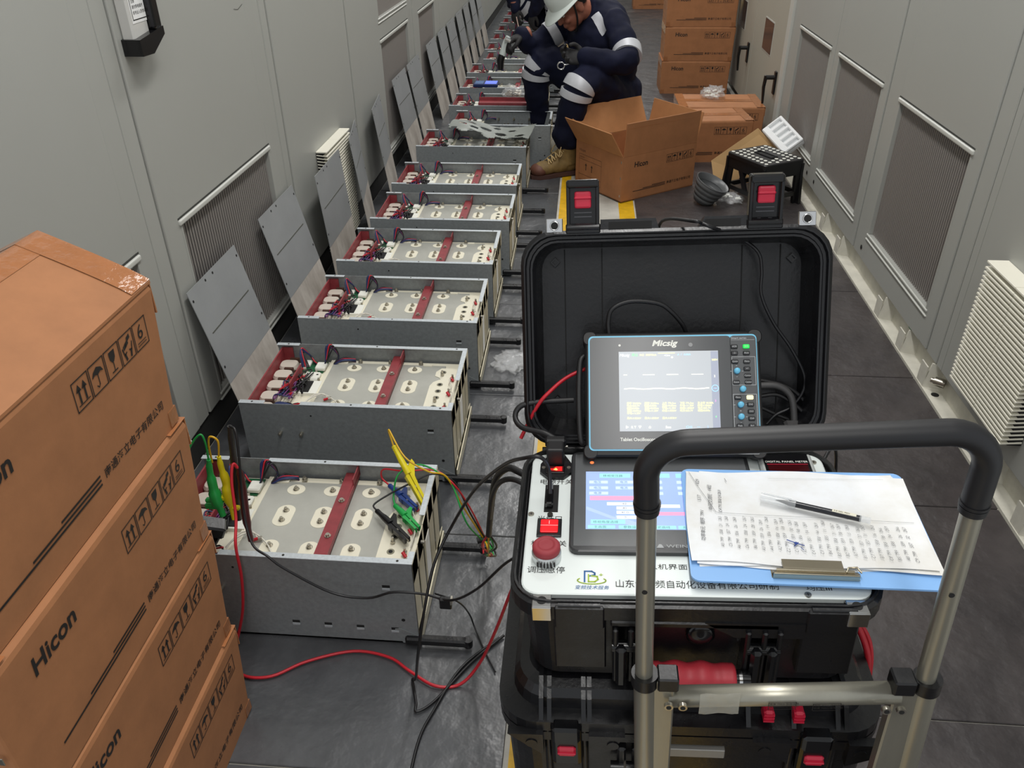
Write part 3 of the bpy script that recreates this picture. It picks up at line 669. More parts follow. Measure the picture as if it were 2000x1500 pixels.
def arc_corner(c, p0, p1, r_, n=9):
    d0, d1 = (p0-c).normalized(), (p1-c).normalized(); half = math.acos(max(-1, min(1, d0.dot(d1))))/2; tl = r_/math.tan(half); bi = (d0+d1).normalized(); ce = c+bi*(r_/math.sin(half)); a, b = c+d0*tl, c+d1*tl; out = []
    for k in range(n+1):
        v = ((a-ce)*(1-k/n)+(b-ce)*(k/n)).normalized(); out.append(ce+v*r_)
    return out
q = MB(); c0, c1, c2, c3 = Vector((-.0365, yy, .870)), Vector((-.0395, yy, .951)), Vector((.2695, yy, .9655)), Vector((.2698, yy, .873))
q.tube([c0]+arc_corner(c1, c0, c2, .040)+[c1.lerp(c2, .3), c1.lerp(c2, .5), c1.lerp(c2, .7)]+arc_corner(c2, c1, c3, .040)+[c3], .0127, 24)
for x, z in ((-.0365, .872), (.2698, .875)):
    for k in range(3): q.cyl((x, yy, z-.004+.0045*k), (x, yy, z-.001+.0045*k), .0138-.0006*(2-k), n=24)
q.build('foam_grip', foam, t)
q = MB(); q.box(-.03, .31, -.05, .33, .075, .09, bev=.004); q.build('platform', alu, t)
q = MB(); q.cyl((-.05, yy+.02, .055), (.33, yy+.02, .055), .008); q.build('axle', dsteel, t)

# lower equipment case
t = ct('equipment_case', 'large closed black ribbed case on the cart, under the test set', 'equipment case')
b = MB(); cx, cy = .033, .155; CYF = cy+.0225
b.rloft([(.470, .325, .05, .092, cx, cy), (.490, .345, .05, .10, cx, cy), (.50, .355, .05, .405, cx, cy), (.515, .37, .055, .408, cx, cy), (.515, .37, .055, .425, cx, cy)], n=6)
b.build('case_body', blk, t)
b = MB(); b.rloft([(.515, .37, .055, .428, cx, cy), (.515, .37, .055, .446, cx, cy), (.475, .33, .05, .450, cx, cy), (.47, .325, .05, .468, cx, cy), (.455, .31, .045, .479, cx, cy), (.43, .285, .04, .484, cx, cy)], n=6)
ld = b.build('case_lid', blk, t)
for x in (-.163, -.152, -.106, -.098, -.03, .11, .168, .224, .235):
    b = MB(); b.loft([[(x-.003, CYF-.19, .45), (x-.003, CYF-.2055, .446), (x-.003, CYF-.188, .470), (x-.003, CYF-.165, .488), (x-.003, cy-.0225+.15, .488), (x-.003, cy-.0225+.15, .47)], [(x+.003, CYF-.19, .45), (x+.003, CYF-.2055, .446), (x+.003, CYF-.188, .470), (x+.003, CYF-.165, .488), (x+.003, cy-.0225+.15, .488), (x+.003, cy-.0225+.15, .47)]]); b.build('lid_rib', blk, ld)
for x in (-.155, -.105, .17, .222):
    b = MB(); b.cyl((x, CYF-.2025, .1), (x, CYF-.2025, .43), .005, n=10); b.build('body_rib', blk, t)
for x in (-.1295, .1965):
    b = MB(); b.box(x-.021, x+.021, CYF-.216, CYF-.199, .362, .446, bev=.006, seg=2); b.box(x-.019, x+.019, CYF-.221, CYF-.2, .418, .448, bev=.004); la = b.build('latch', blkg, t)
    b = MB(); b.box(x-.0125, x+.0125, CYF-.2205, CYF-.21, .389, .407, bev=.003); b.box(x-.0125, x+.0125, CYF-.2225, CYF-.21, .3965, .3995, bev=.001); b.build('release_button', redp, la)
for sx in (-1, 1):
    for k, x in enumerate((-.185, -.075) if sx < 0 else (.262, .14)):
        b = MB(); dx = .03 if (k == 0) == (sx < 0) else -.03
        b.prism([(x-.024, .43), (x+.024, .43), (x+.024, .40) if dx > 0 else (x+.005, .40), (x+.024, .385) if dx > 0 else (x-.024, .385)], -.0005, .012, frame((0, CYF-.2035, 0), (1, 0, 0), (0, 0, 1))); b.cyl((x+.008*sx*-1, CYF-.2155, .412), (x+.008*sx*-1, CYF-.217, .412), .008, n=16); b.build('corner_gusset', blk, t)
b = MB(); b.box(-.01, .083, CYF-.209, CYF-.2, .382, .399, bev=.001); b.build('name_plate', mat('grey_plate', '#8d8b86', .4, .3), t)
b = MB()
for x in (-.055, -.035): b.box(x-.006, x+.006, CYF-.213, CYF-.195, .33, .40, bev=.003)
b.cyl((-.07, CYF-.214, .362), (-.02, CYF-.214, .362), .008, n=12); b.box(-.052, -.049, CYF-.2225, CYF-.21, .352, .372, mi=1); b.box(-.030, -.027, CYF-.2225, CYF-.21, .352, .372, mi=1); b.build('handle_mount', [blk, steel], t)
for x in (.134, .172):
    b = MB(); b.box(x-.0065, x+.0065, CYF-.205, CYF-.185, .456, .478, bev=.003)
    for k in range(3): b.box(x-.0068, x+.0068, CYF-.2065, CYF-.2, .460+.006*k, .463+.006*k)
    b.build('red_tab', redp, ld)
t = ct('red_strap', 'red cord hanging at the right side of the cart cases', 'cord')
b = MB(); b.tube(smooth_path([(.272, .12, .50), (.287, .10, .47), (.295, .09, .44), (.298, .085, .40)], 5), .0045, 8); b.tube(smooth_path([(.272, .13, .50), (.294, .11, .47), (.302, .1, .44), (.305, .095, .40)], 5), .0035, 8); b.build('strap', WC['red'], t)

# instrument case with its panel and open lid
t = ct('test_set_case', 'open black case holding the white control panel and touch screen', 'test set')
cx, cy = .033, .155; th = R(22)
b = MB()
b.rloft([(.405, .27, .035, .4885, cx, cy), (.42, .285, .04, .497, cx, cy), (.432, .297, .045, .617, cx, cy), (.462, .325, .05, .622, cx, cy), (.462, .325, .05, .644, cx, cy), (.446, .309, .045, .647, cx, cy), (.442, .305, .044, .640, cx, cy), (.438, .301, .042, .640, cx, cy)], n=6, cap1=False)
b.rloft([(.438, .301, .042, .640, cx, cy), (.436, .299, .04, .6345, cx, cy), (.05, .05, .01, .6345, cx, cy)], n=6, cap0=False)
b.rloft([(.454, .317, .048, .6445, cx, cy), (.452, .315, .047, .649, cx, cy), (.447, .310, .046, .649, cx, cy), (.445, .308, .045, .645, cx, cy)], n=6, cap0=False, cap1=False)
b.build('case_base', blk, t)
b = MB(); b.rloft([(.432, .289, .022, .638, cx, cy+.002), (.432, .289, .022, .6445, cx, cy+.002), (.428, .285, .02, .6455, cx, cy+.002)], n=6)
PZ = .6456; PM = T(0, 0, PZ+.0003)
for tx, sz, x, y, xs in (('电源开关', .0125, -.170, .229, 1.), ('光纤口', .012, -.169, .148, 1.), ('板件开关', .0122, -.175, .098, 1.), ('调压急停', .0125, -.177, .049, 1.), ('人机界面', .0105, -.021, .058, 1.22), ('山东金变频自动化设备有限公司研制', .0142, -.064, .0262, .89), ('均压III', .0115, .170, .0255, 1.)):
    b.text(tx, sz, x, y, PM, 1, xs=xs)
pn = b.build('control_panel', [panelm, ink], t)
b = MB(); PL = T(-.093, .040, PZ+.0004)                                  # emblem beside the company line
b.stroke([(-.009, -.006), (-.009, .012), (.0, .012), (.004, .009), (.004, .006), (-.002, .004)], .0022, PL, 0); b.stroke([(-.004, -.006), (-.004, .006)], .002, PL, 1); b.stroke([(-.004, -.006), (.004, -.006), (.008, -.002), (.007, .003), (.0, .004)], .0022, PL, 1)
b.stroke([(.018*math.cos(R(a)), -.004+.006*math.sin(R(a))) for a in range(150, 392, 12)], .0016, PL, 1); b.stroke([(.010, .006), (.014, .006)], .001, PL, 1); b.stroke([(.012, .004), (.012, .008)], .001, PL, 1)
b.text('变频技术服务', .0072, -.0215, -.0185, PL, 0, xs=1.0, shear=.2); b.build('emblem', [mat('emblem_blue', '#1f5f9e', .5), mat('emblem_green', '#a9c23a', .5)], pn)
for x, y in ((-.178, .161), (.170, .0175), (.236, .28)):
    b = MB(); b.cyl((x, y, PZ), (x, y, PZ+.0016), .0042, n=16); b.stroke([(x-.002, y), (x+.002, y)], .0008, T(0, 0, PZ+.0017), 1); b.stroke([(x, y-.002), (x, y+.002)], .0008, T(0, 0, PZ+.0017), 1); b.build('panel_screw', [steel, darkm], pn)
# mains inlet with lit rocker
b = MB(); b.prism([(-.158, .238), (-.134, .238), (-.122, .252), (-.122, .270), (-.134, .294), (-.158, .294), (-.170, .270), (-.170, .252)], PZ, PZ+.005); il = b.build('power_inlet', blk, t)
b = MB(); b.box(-.161, -.133, .2465, .2625, PZ+.004, PZ+.0075, bev=.001); b.box(-.159, -.135, .248, .261, PZ+.0074, PZ+.0082, mi=1); b.prism([(-.156, .2545), (-.150, .2545), (-.146, .259), (-.137, .259), (-.137, .2495), (-.142, .2495), (-.156, .252)], PZ+.0082, PZ+.0088, mi=2); b.prism([(-.150, .2515), (-.146, .2560), (-.143, .2515), (-.145, .2497)], PZ+.0088, PZ+.009, mi=3)
b.build('rocker_switch', [blkg, mat('dark_red', '#5a0f14', .3), glow('lit_red', '#ff1a1a', 1.3), glow('lit_orange', '#ff9a50', 1.8)], il)
for x in (-.165, -.127):
    b = MB(); b.cyl((x, .261, PZ+.005), (x, .261, PZ+.006), .003, n=12); b.build('inlet_screw', steel, il)
b = MB(); b.box(-.160, -.134, .264, .292, PZ+.005, PZ+.036, bev=.003, seg=2); b.box(-.163, -.131, .286, .300, PZ+.022, PZ+.038, bev=.003); b.build('mains_plug', blkr, il)
b = MB(); b.box(-.1605, -.1405, .166, .226, PZ-.0002, PZ+.0006); b.box(-.1585, -.1475, .172, .205, PZ+.0006, PZ+.012, mi=1, bev=.002); b.box(-.157, -.149, .2, .222, PZ+.0006, PZ+.010, mi=2, bev=.002); b.build('fibre_port', [darkm, blkg, mat('grey_clip', '#6f7274', .4)], t)
b = MB(); b.cyl((-.151, .159, PZ), (-.151, .159, PZ+.003), .004, n=14); b.build('port_knob', dsteel, t)
b = MB(); b.box(-.168, -.134, .114, .149, PZ, PZ+.004, bev=.001); sw = b.build('lit_switch', blk, t)
b = MB(); b.box(-.163, -.139, .119, .1445, PZ+.004, PZ+.0065, bev=.001); b.box(-.163, -.139, .1312, .1320, PZ+.0066, PZ+.0068, mi=1); b.box(-.1515, -.1507, .134, .141, PZ+.0066, PZ+.0068, mi=1); b.build('switch_rocker', [glow('lit_rocker', '#f0141c', .75), mat('pale_mark', '#ffd0d0', .4)], sw)
b = MB(); b.cyl((-.152, .076, PZ), (-.152, .076, PZ+.011), .0195, n=32); b.cyl((-.152, .076, PZ+.011), (-.152, .076, PZ+.013), .0195, .018, n=32)
eb = b.build('stop_button', mat('metal_ring', '#cfd3d3', .25, .6), t)
b = MB(); b.lathe([(.0, .012), (.0175, .012), (.0185, .016), (.0185, .021), (.016, .024), (.011, .0245), (.0105, .0235), (.008, .0235), (.0, .0245)], 32, T(-.152, .076, PZ)); b.build('button_cap', mat('matte_red_cap', '#94323a', .65), eb)
b = MB(); b.box(-.1525, -.1515, .05, .0555, PZ+.001, PZ+.0016)
for k in range(6): b.cyl((-.163+.0044*k, .0575-.0012*min(k, 5-k), PZ+.002), (-.163+.0044*k, .0572-.0012*min(k, 5-k), PZ+.009), .0012, n=6)
b.build('button_print', ink, eb)
# touch screen
b = MB(); b.rloft([(.262, .217, .012, PZ, .008, .190), (.262, .217, .012, PZ+.006, .008, .190), (.258, .213, .011, PZ+.0075, .008, .190)], n=4)
hm = b.build('touch_screen', mat('screen_bezel', '#343537', .3, var=.2, vs=40), t)
b = MB(); HZ = PZ+.0077; b.box(-.101, .119, .1235, .2485, PZ+.007, HZ)
HM_ = T(0, 0, HZ+.0002)
def rc(x0, x1, y0, y1, mi): b.poly([(x0, y0), (x1, y0), (x1, y1), (x0, y1)], HM_, mi, 0)
for k, x in enumerate((-.081, -.024, .03)): rc(x, x+.045, .234, .2435, 1)
for y in (.2205, .2075, .1955):
    for x in (-.096, -.058, -.018, .03): 
        if not (y < .2 and x == -.058): rc(x, x+.027, y, y+.0065, 2)
rc(-.095, .0, .1835, .1925, 3); rc(-.022, .065, .152, .159, 3)
for k, y in enumerate((.1725, .1635, .1545, .1445)): rc(-.071 if k == 0 else -.058, -.027, y, y+.0065, 4)
rc(-.001, .03, .168, .1745, 4); rc(.066, .112, .166, .1725, 4)
for y in (.1795, .150, .134): rc(.068, .112, y, y+.009, 2)
rc(-.094, -.047, .134, .1425, 1)
for x in (-.098, -.056, -.016, .024, .064): rc(x, x+.037, .1245, .131, 1)
for tx, x, y in (('40', -.05, .1735), ('40', -.05, .1645), ('40.0', -.052, .1555), ('0', -.048, .1455), ('799', .084, .167)): b.text(tx, .0062, x, y, T(0, 0, HZ+.0004), 5)
for tx, x, y in (('移相变压器', -.076, .236), ('单元测试', -.019, .236), ('电压', -.09, .2215), ('电流', -.052, .2215), ('频率', -.012, .2215), ('电压', -.09, .2085), ('电流', -.052, .2085), ('升压', -.012, .2085), ('电源', -.09, .1965), ('启动', -.012, .1965), ('移相角度选择', -.091, .1355), ('光纤自检', .072, .181), ('手动输出', .072, .1515), ('停止输出', .072, .1355), ('主画面', -.09, .1255), ('参数设置', -.05, .1255), ('历史曲线', -.01, .1255), ('报警记录', .03, .1255), ('帮助', .07, .1255)): b.text(tx, .0058, x, y, T(0, 0, HZ+.0004), 6)
b.poly([(-.1, .17), (-.1, .163), (-.03, .125), (-.02, .125)], HM_, 7, -.0001); b.poly([(-.06, .152), (-.06, .146), (-.02, .125), (-.008, .125)], HM_, 7, -.0001)
b.build('lit_display', [glow('ui_blue', '#8ea6da', .62), glow('ui_teal', '#8fd6cf', .62), glow('ui_pale', '#b9cdf0', .65), glow('ui_pink', '#f58fb0', .7), glow('ui_white', '#eef2fa', .7), mat('ui_dark', '#33405a', .4), mat('ui_teal_dark', '#5f8fae', .4), glow('ui_band', '#a4b9e2', .55)], hm)
b = MB(); b.cyl((-.092, .270, HZ), (-.092, .270, HZ+.0005), .003, n=14); b.build('indicator_lamp', glow('lit_amber', '#ff7a3c', 1.1), hm)
b = MB(); b.text('WEINVIEW', .0085, .005, .089, T(0, 0, PZ+.0078), 0, xs=1.3); b.poly([(-.008, .0885), (.002, .0885), (-.001, .095), (-.004, .0955)], T(0, 0, PZ+.0078), 0); b.build('screen_print', mat('grey_print', '#a8abac', .5), hm)
b = MB(); b.sheet(lambda u, v: (-.117+.25*u, .09+.2*v, HZ+.0009+.0005*math.sin(u*31+v*7)*math.sin(v*23)), 30, 26)
b.build('protective_film', mat('screen_film', '#e8ecef', .2, alpha=.10, bump=.5, bs=30), hm)
b = MB(); b.box(.155, .232, .225, .290, PZ, PZ+.010, bev=.003); b.box(.161, .226, .241, .286, PZ+.010, PZ+.0108, mi=1); b.text('DIGITAL PANEL METER', .0060, .1625, .2665, T(0, 0, PZ+.0111), 2); b.stroke([(.165, .2625), (.222, .2625)], .0012, T(0, 0, PZ+.0111), 3); b.box(.165, .222, .232, .261, PZ+.0108, PZ+.0112, mi=4)
b.build('panel_meter', [mat('grey_meter', '#a9acaa', .35), blkg, whitep, redp, mat('dark_red_window', '#3a0c10', .15)], t)
# front of the base: handle, latch plates, padlock eyes
YF = cy-.1485
for x in (-.1085, .196):
    b = MB(); b.box(x-.033, x+.033, YF-.013, YF+.004, .53, .632, bev=.002); b.box(x-.031, x+.031, YF-.0165, YF, .608, .645, bev=.002); b.cyl((x-.026, YF-.012, .645), (x+.026, YF-.012, .645), .0035, n=10); b.build('latch_plate', blk, t)
for x, w_ in ((-.155, 0), (.2235, 0)):
    b = MB(); b.box(x-.012, x+.012, YF-.0165, YF+.004, .644, .6468, bev=.0008); b.box(x-.012, x+.012, YF-.019, YF-.0160, .624, .6468, bev=.0008); b.cyl((x, YF-.006, .6462), (x, YF-.006, .6474), .0062, n=20, mi=1); b.build('padlock_eye', [chrome, darkm], t)
for x in (-.064, -.045, -.026, .098, .118, .136):
    b = MB(); b.box(x-.0035, x+.0035, YF-.022, YF+.005, .515, .612, bev=.002); b.build('front_rib', blk, t)
for x0, x1 in ((-.068, -.024), (.098, .138)):
    b = MB(); b.cyl((x0, YF-.016, .578), (x1, YF-.016, .578), .008, n=14); b.box(x0+.004, x0+.018, YF-.030, YF-.012, .515, .585, bev=.004); b.box(x1-.016, x1-.004, YF-.03, YF-.012, .515, .585, bev=.004); b.build('handle_arm', blkg, t)
b = MB()
b.box(-.070, .135, YF-.016, YF+.004, .612, .6215, bev=.002); b.prism([(.045, .6225), (.165, .6225), (.165, .598), (.082, .598), (.066, .608)], 0, .012, frame((0, YF-.004, 0), (1, 0, 0), (0, 0, 1))); b.build('front_ledge', blk, t)
b = MB(); prof = []; n = 44
for k in range(n+1):
    u = k/n; r_ = .0195+.0016*math.sin(u*math.pi*7)*(.2 < u < .85)+.001*math.sin(u*math.pi); prof.append((r_ if 0 < k < n else .017, u*.116))
b.lathe(prof, 24, T(-.030, YF-.028, .535) @ RY(90)); 
for xx in (-.005, .027, .058): b.stroke([(xx-.009, -.012), (xx+.009, -.012), (xx+.011, .009), (xx+.004, .009), (xx+.004, .003), (xx-.004, .003), (xx-.004, .009), (xx-.011, .009)], .0012, frame((0, YF-.0495, .535), (1, 0, 0), (0, 0, 1)), 1, .0006, True)
hg = b.build('handle_grip', [redg, mat('pale_red_line', '#d05560', .5)], t)
b = MB(); b.cyl((.086, YF-.028, .535), (.104, YF-.028, .535), .012, n=16); b.cyl((.09, YF-.028, .535), (.094, YF-.028, .535), .0125, n=16, mi=1); b.build('handle_end', [blkg, chrome], hg)
b = MB(); b.lathe([(0, 0), (.018, 0), (.018, .006), (.013, .009), (0, .009)], 20, T(.043, YF+.002, .587) @ RX(90)); b.build('pressure_valve', blkg, t)
# lid
n_ = Vector((0, -math.cos(th), math.sin(th))); u_ = Vector((0, math.sin(th), math.cos(th)))
LF = frame((0, .325, .645), (1, 0, 0), u_); lc = .167
b = MB()
b.rloft([(.461, .334, .05, 0, cx, lc), (.461, .334, .05, -.02, cx, lc), (.435, .305, .045, -.026, cx, lc), (.425, .295, .042, -.085, cx, lc), (.40, .27, .035, -.092, cx, lc)], LF, n=6, cap0=False)
b.rloft([(.461, .334, .05, 0, cx, lc), (.452, .325, .048, .003, cx, lc), (.448, .321, .047, .003, cx, lc), (.444, .317, .046, -.003, cx, lc), (.436, .309, .044, -.003, cx, lc), (.432, .305, .042, 0, cx, lc), (.426, .299, .040, 0, cx, lc), (.418, .291, .038, -.018, cx, lc), (.405, .280, .034, -.070, cx, lc)], LF, n=6, cap0=False)
ld = b.build('case_lid', blk, t)
for x in (-.133, -.0735, .145, .2035): b = MB(); b.box(x-.0008, x+.0008, lc-.138, lc+.138, -.0705, -.0685, LF); b.build('lid_seam', darkm, ld)
for x, v in ((-.148, .285), (.22, .283), (-.148, .06)):
    b = MB(); b.loft([[(x+q*.0085*math.cos(R(90*k+a)), v+q*.0085*math.sin(R(90*k+a)), z) for k in range(4)] for q, a, z in ((1, 0, -.070), (.9, 0, -.063), (.5, 0, -.063), (.45, 0, -.068))], LF); b.build('screw_boss', blkg, ld)
for x in (-.155, .215):
    b = MB(); b.box(x-.0125+.01, x+.0125+.01, .331, .352, -.004, .001, LF, bev=.001); b.cyl((x+.01, .3415, .001), (x+.01, .3415, .0016), .0062, n=20, M=LF, mi=1); b.tube([(x+.01+.0062*math.cos(R(a)), .3415+.0062*math.sin(R(a)), .001) for a in range(0, 361, 20)], .0012, 6, LF, cap=False); b.build('padlock_eye', [chrome, darkm], ld)
for x0, x1 in ((-.076, .012), (.066, .142)):
    b = MB(); b.prism([(x0, .33), (x1, .33), (x1-.006 if x0 < 0 else x1, .349), (x0 if x0 < 0 else x0+.012, .349)], -.022, 0, LF); b.box(x0+.012, x1-.012, .334, .345, -.001, .0006, LF, mi=1); b.build('handle_recess', [blk, darkm], ld)
for x, tilt in ((-.102, 2), (.164, 12)):
    b = MB(); b.box(x-.026, x+.026, .328, .344, -.022, .004, LF, bev=.002); b.cyl((x-.024, .338, .002), (x+.024, .338, .002), .0045, n=12, M=LF); b.build('latch_hinge', blkg, ld)
    TL = LF @ T(x, .336, 0) @ RX(tilt); b = MB(); b.box(-.0245, .0245, .004, .072, -.012, -.004, TL, bev=.002); b.box(-.0245, -.019, .004, .07, -.012, .004, TL, bev=.001); b.box(.019, .0245, .004, .07, -.012, .004, TL, bev=.001); b.box(-.0235, .0235, .060, .072, -.010, .008, TL, bev=.003, seg=2)
    b.box(-.013, .013, .017, .0185, -.004, -.003, TL, mi=1); b.box(-.013, .013, .023, .0245, -.004, -.003, TL, mi=1)
    for xx in (-.008, .008): b.cyl((xx, .002, -.002), (xx, .008, -.002), .003, n=8, M=TL, mi=1)
    la = b.build('latch', [blkg, mat('worn_edge', '#4a4a4e', .3)], ld)
    b = MB(); b.box(-.0125, .0125, .030, .055, -.004, .003, TL, bev=.003, seg=2); b.box(-.0128, .0128, .043, .0475, .0, .0052, TL, bev=.0015); b.build('release_button', redp, la)
b = MB(); b.cyl((-.17, .318, .640), (.236, .318, .640), .006, n=12)
for x in (-.13, -.06, .02, .1, .18): b.cyl((x, .318, .640), (x+.03, .318, .640), .0085, n=12)
b.build('lid_hinge', blkg, t)

# ------------------------------------------------------------------ tablet oscilloscope leaning in the open lid
ths = R(42); us = Vector((0, math.sin(ths), math.cos(ths)))
t = ct('tablet_oscilloscope', 'tablet oscilloscope with bright screen and blue trim leaning in the open lid', 'oscilloscope', L=frame((.030, .266, .6675), (1, 0, 0), us))
SW, SHh = .262, .190
b = MB(); hc = SHh/2
b.rloft([(SW, SHh, .014, -.030, 0, hc), (SW, SHh, .014, -.003, 0, hc), (SW-.006, SHh-.006, .012, 0, 0, hc)], n=5)
b.build('housing', blkr, t)
for sx in (-1, 1):
    for y in (.012, SHh-.012):
        b = MB(); c0 = (sx*(SW/2-.0075), y+(.004 if y > .1 else -.004)); b.rloft([(.022, .022, .0095, -.033)+c0, (.022, .022, .0095, -.001)+c0, (.019, .019, .008, .0006)+c0], n=6); b.build('corner_bumper', blkr, t)
b = MB(); b.rloft([(.252, .176, .007, -.001, 0, hc+.002), (.252, .176, .007, .0012, 0, hc+.002)], n=5); b.build('blue_trim', cyan, t, label='light blue trim line')
b = MB(); b.rloft([(.2115, .1715, .006, .001, -.0180, hc+.002), (.2115, .1715, .006, .002, -.0180, hc+.002)], n=4)
Z2 = T(0, 0, .0022); b.text('Micsig', .0125, -.030, .1685, Z2, 1, shear=.25, xs=1.2, bold=.03); b.text('Tablet Oscilloscope', .0070, -.0795, .0235, Z2, 1, bold=.02)
b.cyl((-.0785, .170, .002), (-.0785, .170, .0024), .0018, n=12, mi=1); b.cyl((.028, .1695, .002), (.028, .1695, .0026), .0032, n=16, mi=2)
b.build('screen_bezel', [scopef, whitep, mat('grey_knob', '#8a8b8c', .4)], t)
b = MB(); b.box(-.080, .0685, .038, .160, .0018, .0023)
Z3 = T(0, 0, .0025)
b.box(.0575, .0683, .040, .159, .0023, .0024, mi=6)
b.stroke([(-.072+.125*k/40, .1025+.0006*math.sin(k*.5)) for k in range(41)], .0012, Z3, 1)
for x0 in (-.073, -.044, -.0085, .0285):
    n = 3 if x0 < -.07 else 9
    for k in range(n): b.box(x0+.002*k, x0+.002*k+.0012, .1235, .1245, .0024, .0025, mi=1)
rows = ['频率 50.00Hz', '周期 20.00ms', '上升 776.5us', '下降 776.5us', '正占空 50.00%']
for r_ in range(5):
    for c_ in range(5 if r_ < 4 else 1): b.text(('峰值:1.056kV', '均方:553.7V', '幅值:0.000s', '正脉:10.00ms', '平均:-11.20V')[(r_+c_) % 5] if r_ else rows[c_], .0038, -.069+.0262*c_, .079-.0038*r_, Z3, 2)
for c_ in range(3): b.text('最大:1.053kV', .0038, -.069+.0262*c_, .0565, Z3, 2)
b.text('Micsig', .006, -.079, .1525, Z3, 3, shear=.2); b.text('停止', .005, -.0605, .153, Z3, 4); b.text('1kΩ  500MSa/s', .0042, -.049, .1532, Z3, 2); b.stroke([(-.02, .1570), (.004, .1570)], .0008, Z3, 2); b.text('-4.2ms', .0034, -.012, .1525, Z3, 3); b.text('A  /  -3.86A', .0042, .008, .1532, Z3, 5)
b.cyl((0, .1505, .0024), (0, .1505, .0026), .0013, n=10, mi=1)
b.stroke([(.0625+.0048*math.cos(R(a)), .1025+.0048*math.sin(R(a))) for a in range(0, 361, 20)], .0008, Z3, 5); b.text('1.0kV', .0028, .0592, .1015, Z3, 5); b.text('500V', .0042, .0587, .1445, Z3, 2)
for tx, y, k in (('2', .1195, 1), ('3', .082, 7), ('4', .058, 4)): b.text(tx, .0045, .0612, y, Z3, k)
for x, tx in ((-.071, '▷'), (-.063, 'R T'), (-.0525, '▽'), (-.037, '⌂'), (-.012, '5ms'), (.018, 'CH1'), (.034, '═'), (.049, '⋮⋮')): b.text(tx, .005, x, .0425, Z3, 1 if x < 0 else 5)
b.build('lit_display', [glow('scope_screen', '#a4a9ae', .46), glow('trace_white', '#fffbe0', 1.2), glow('readout_yellow', '#f6ef9a', .95), glow('readout_white', '#eef3f7', .8), glow('readout_green', '#6fe08a', .9), glow('readout_blue', '#8fc4f0', .9), glow('scope_side', '#8f95a6', .42), glow('readout_pink', '#e08ad0', .8)], t)
b = MB(); b.rloft([(.0385, .1715, .006, .001, .1055, hc+.002), (.0385, .1715, .006, .002, .1055, hc+.002)], n=4)
for y0, y1 in ((.107, .150), (.004, .093)): b.stroke([(.0885, y0), (.1225, y0), (.1225, y1), (.0885, y1)], .0006, Z2, 1, 0, True)
b.text('Smart series', .0045, .0885, .1775, Z2, 1); b.stroke([(.0885, .1762), (.1225, .1762)], .0004, Z2, 1)
for x, y in ((.095, .128), (.0985, .077), (.0985, .059)):
    for dx, dy in ((-.0085, 0), (.0085, 0), (0, .0085), (0, -.0085)): b.box(x+dx-.0012, x+dx+.0012, y+dy-.0003, y+dy+.0003, .0021, .0023, mi=1)
kp = b.build('key_panel', [mat('key_panel_black', '#3c3f42', .35), mat('pale_print', '#b9bcbe', .5)], t)
keys = [('HOR', .0925, .1655, 0), ('R/S', .110, .1655, 1), ('⌂', .0925, .1555, 0), ('Auto', .110, .1555, 0), ('Quick', .0925, .1425, 0), ('Menu', .110, .1425, 0), ('↩', .110, .1315, 0), ('Cursor', .1105, .121, 0), ('Zoom', .0935, .111, 0), ('Center', .111, .111, 0), ('Menu', .095, .088, 0), ('CH1', .1125, .088, 2), ('Ch2', .1130, .0775, 0), ('Ch3', .1135, .067, 0), ('Ch4', .114, .0565, 0), ('Math', .0965, .0455, 0), ('Ref', .1140, .0455, 0), ('Trig', .0965, .032, 0), ('Save', .114, .032, 0)]
for tx, x, y, k in keys:
    b = MB(); b.box(x-.005, x+.005, y-.0033, y+.0033, .002, .0048, bev=.0012); b.text(tx, .0034, x, y-.0011, T(0, 0, .0050), 1, align='CENTER'); b.build('key_button', [{0: mat('key_rubber', '#232427', .45), 1: glow('key_green', '#22c14e', .7), 2: glow('key_cream', '#f3e6b0', .8)}[k], mat('pale_print', '#b9bcbe')], kp)
for x, y in ((.095, .128), (.1025, .1005), (.0985, .077), (.0985, .059)):
    b = MB(); b.lathe([(0, .002), (.0048, .002), (.0045, .008), (.0035, .0092), (0, .0095)], 20, T(x, y, 0)); b.build('dial_knob', mat('blue_knob', '#69b8da', .4), kp)
b = MB(); b.tube(smooth_path([(-.133, .02, -.014), (-.139, .03, -.010), (-.141, .09, -.008), (-.139, .145, -.010), (-.133, .158, -.014)], 5), .0045, 8, flat=.7); b.build('side_strap', blkr, t)

# ------------------------------------------------------------------ clipboard, papers, pen
t = ct('clipboard', 'pale blue plastic clipboard with metal clip lying on the panel', 'clipboard')
a_ = Vector((.038, .250)); e1 = Vector((.306, -.0105)).normalized(); CB = frame((.0300, .0250, .6572), (e1.x, e1.y, .0), (-e1.y, e1.x, 0))
b = MB(); b.rloft([(.305, .222, .012, 0, .1525, .111), (.305, .222, .012, .0028, .1525, .111)], CB, n=5); b.build('board', bluep, t)
b = MB(); b.box(.098, .202, .010, .024, .0028, .0034, CB); b.box(.099, .201, .0085, .0105, .0028, .0125, CB, bev=.001); b.loft([[(.099, .0105, .012), (.201, .0105, .012), (.201, .020, .006), (.099, .020, .006)], [(.099, .0105, .0126), (.201, .0105, .0126), (.201, .020, .0066), (.099, .020, .0066)]], CB)
b.box(.112, .184, .021, .0345, .0105, .0113, CB); b.loft([[(.112, .021, .0105), (.184, .021, .0105), (.184, .014, .0065), (.112, .014, .0065)], [(.112, .021, .0112), (.184, .021, .0112), (.184, .014, .0072), (.112, .014, .0072)]], CB)
b.cyl((.104, .018, .009), (.196, .018, .009), .0022, n=10, M=CB)
for x in (.106, .132, .160): b.cyl((x, .0135, .0034), (x, .0135, .0095), .0024, n=12, M=CB)
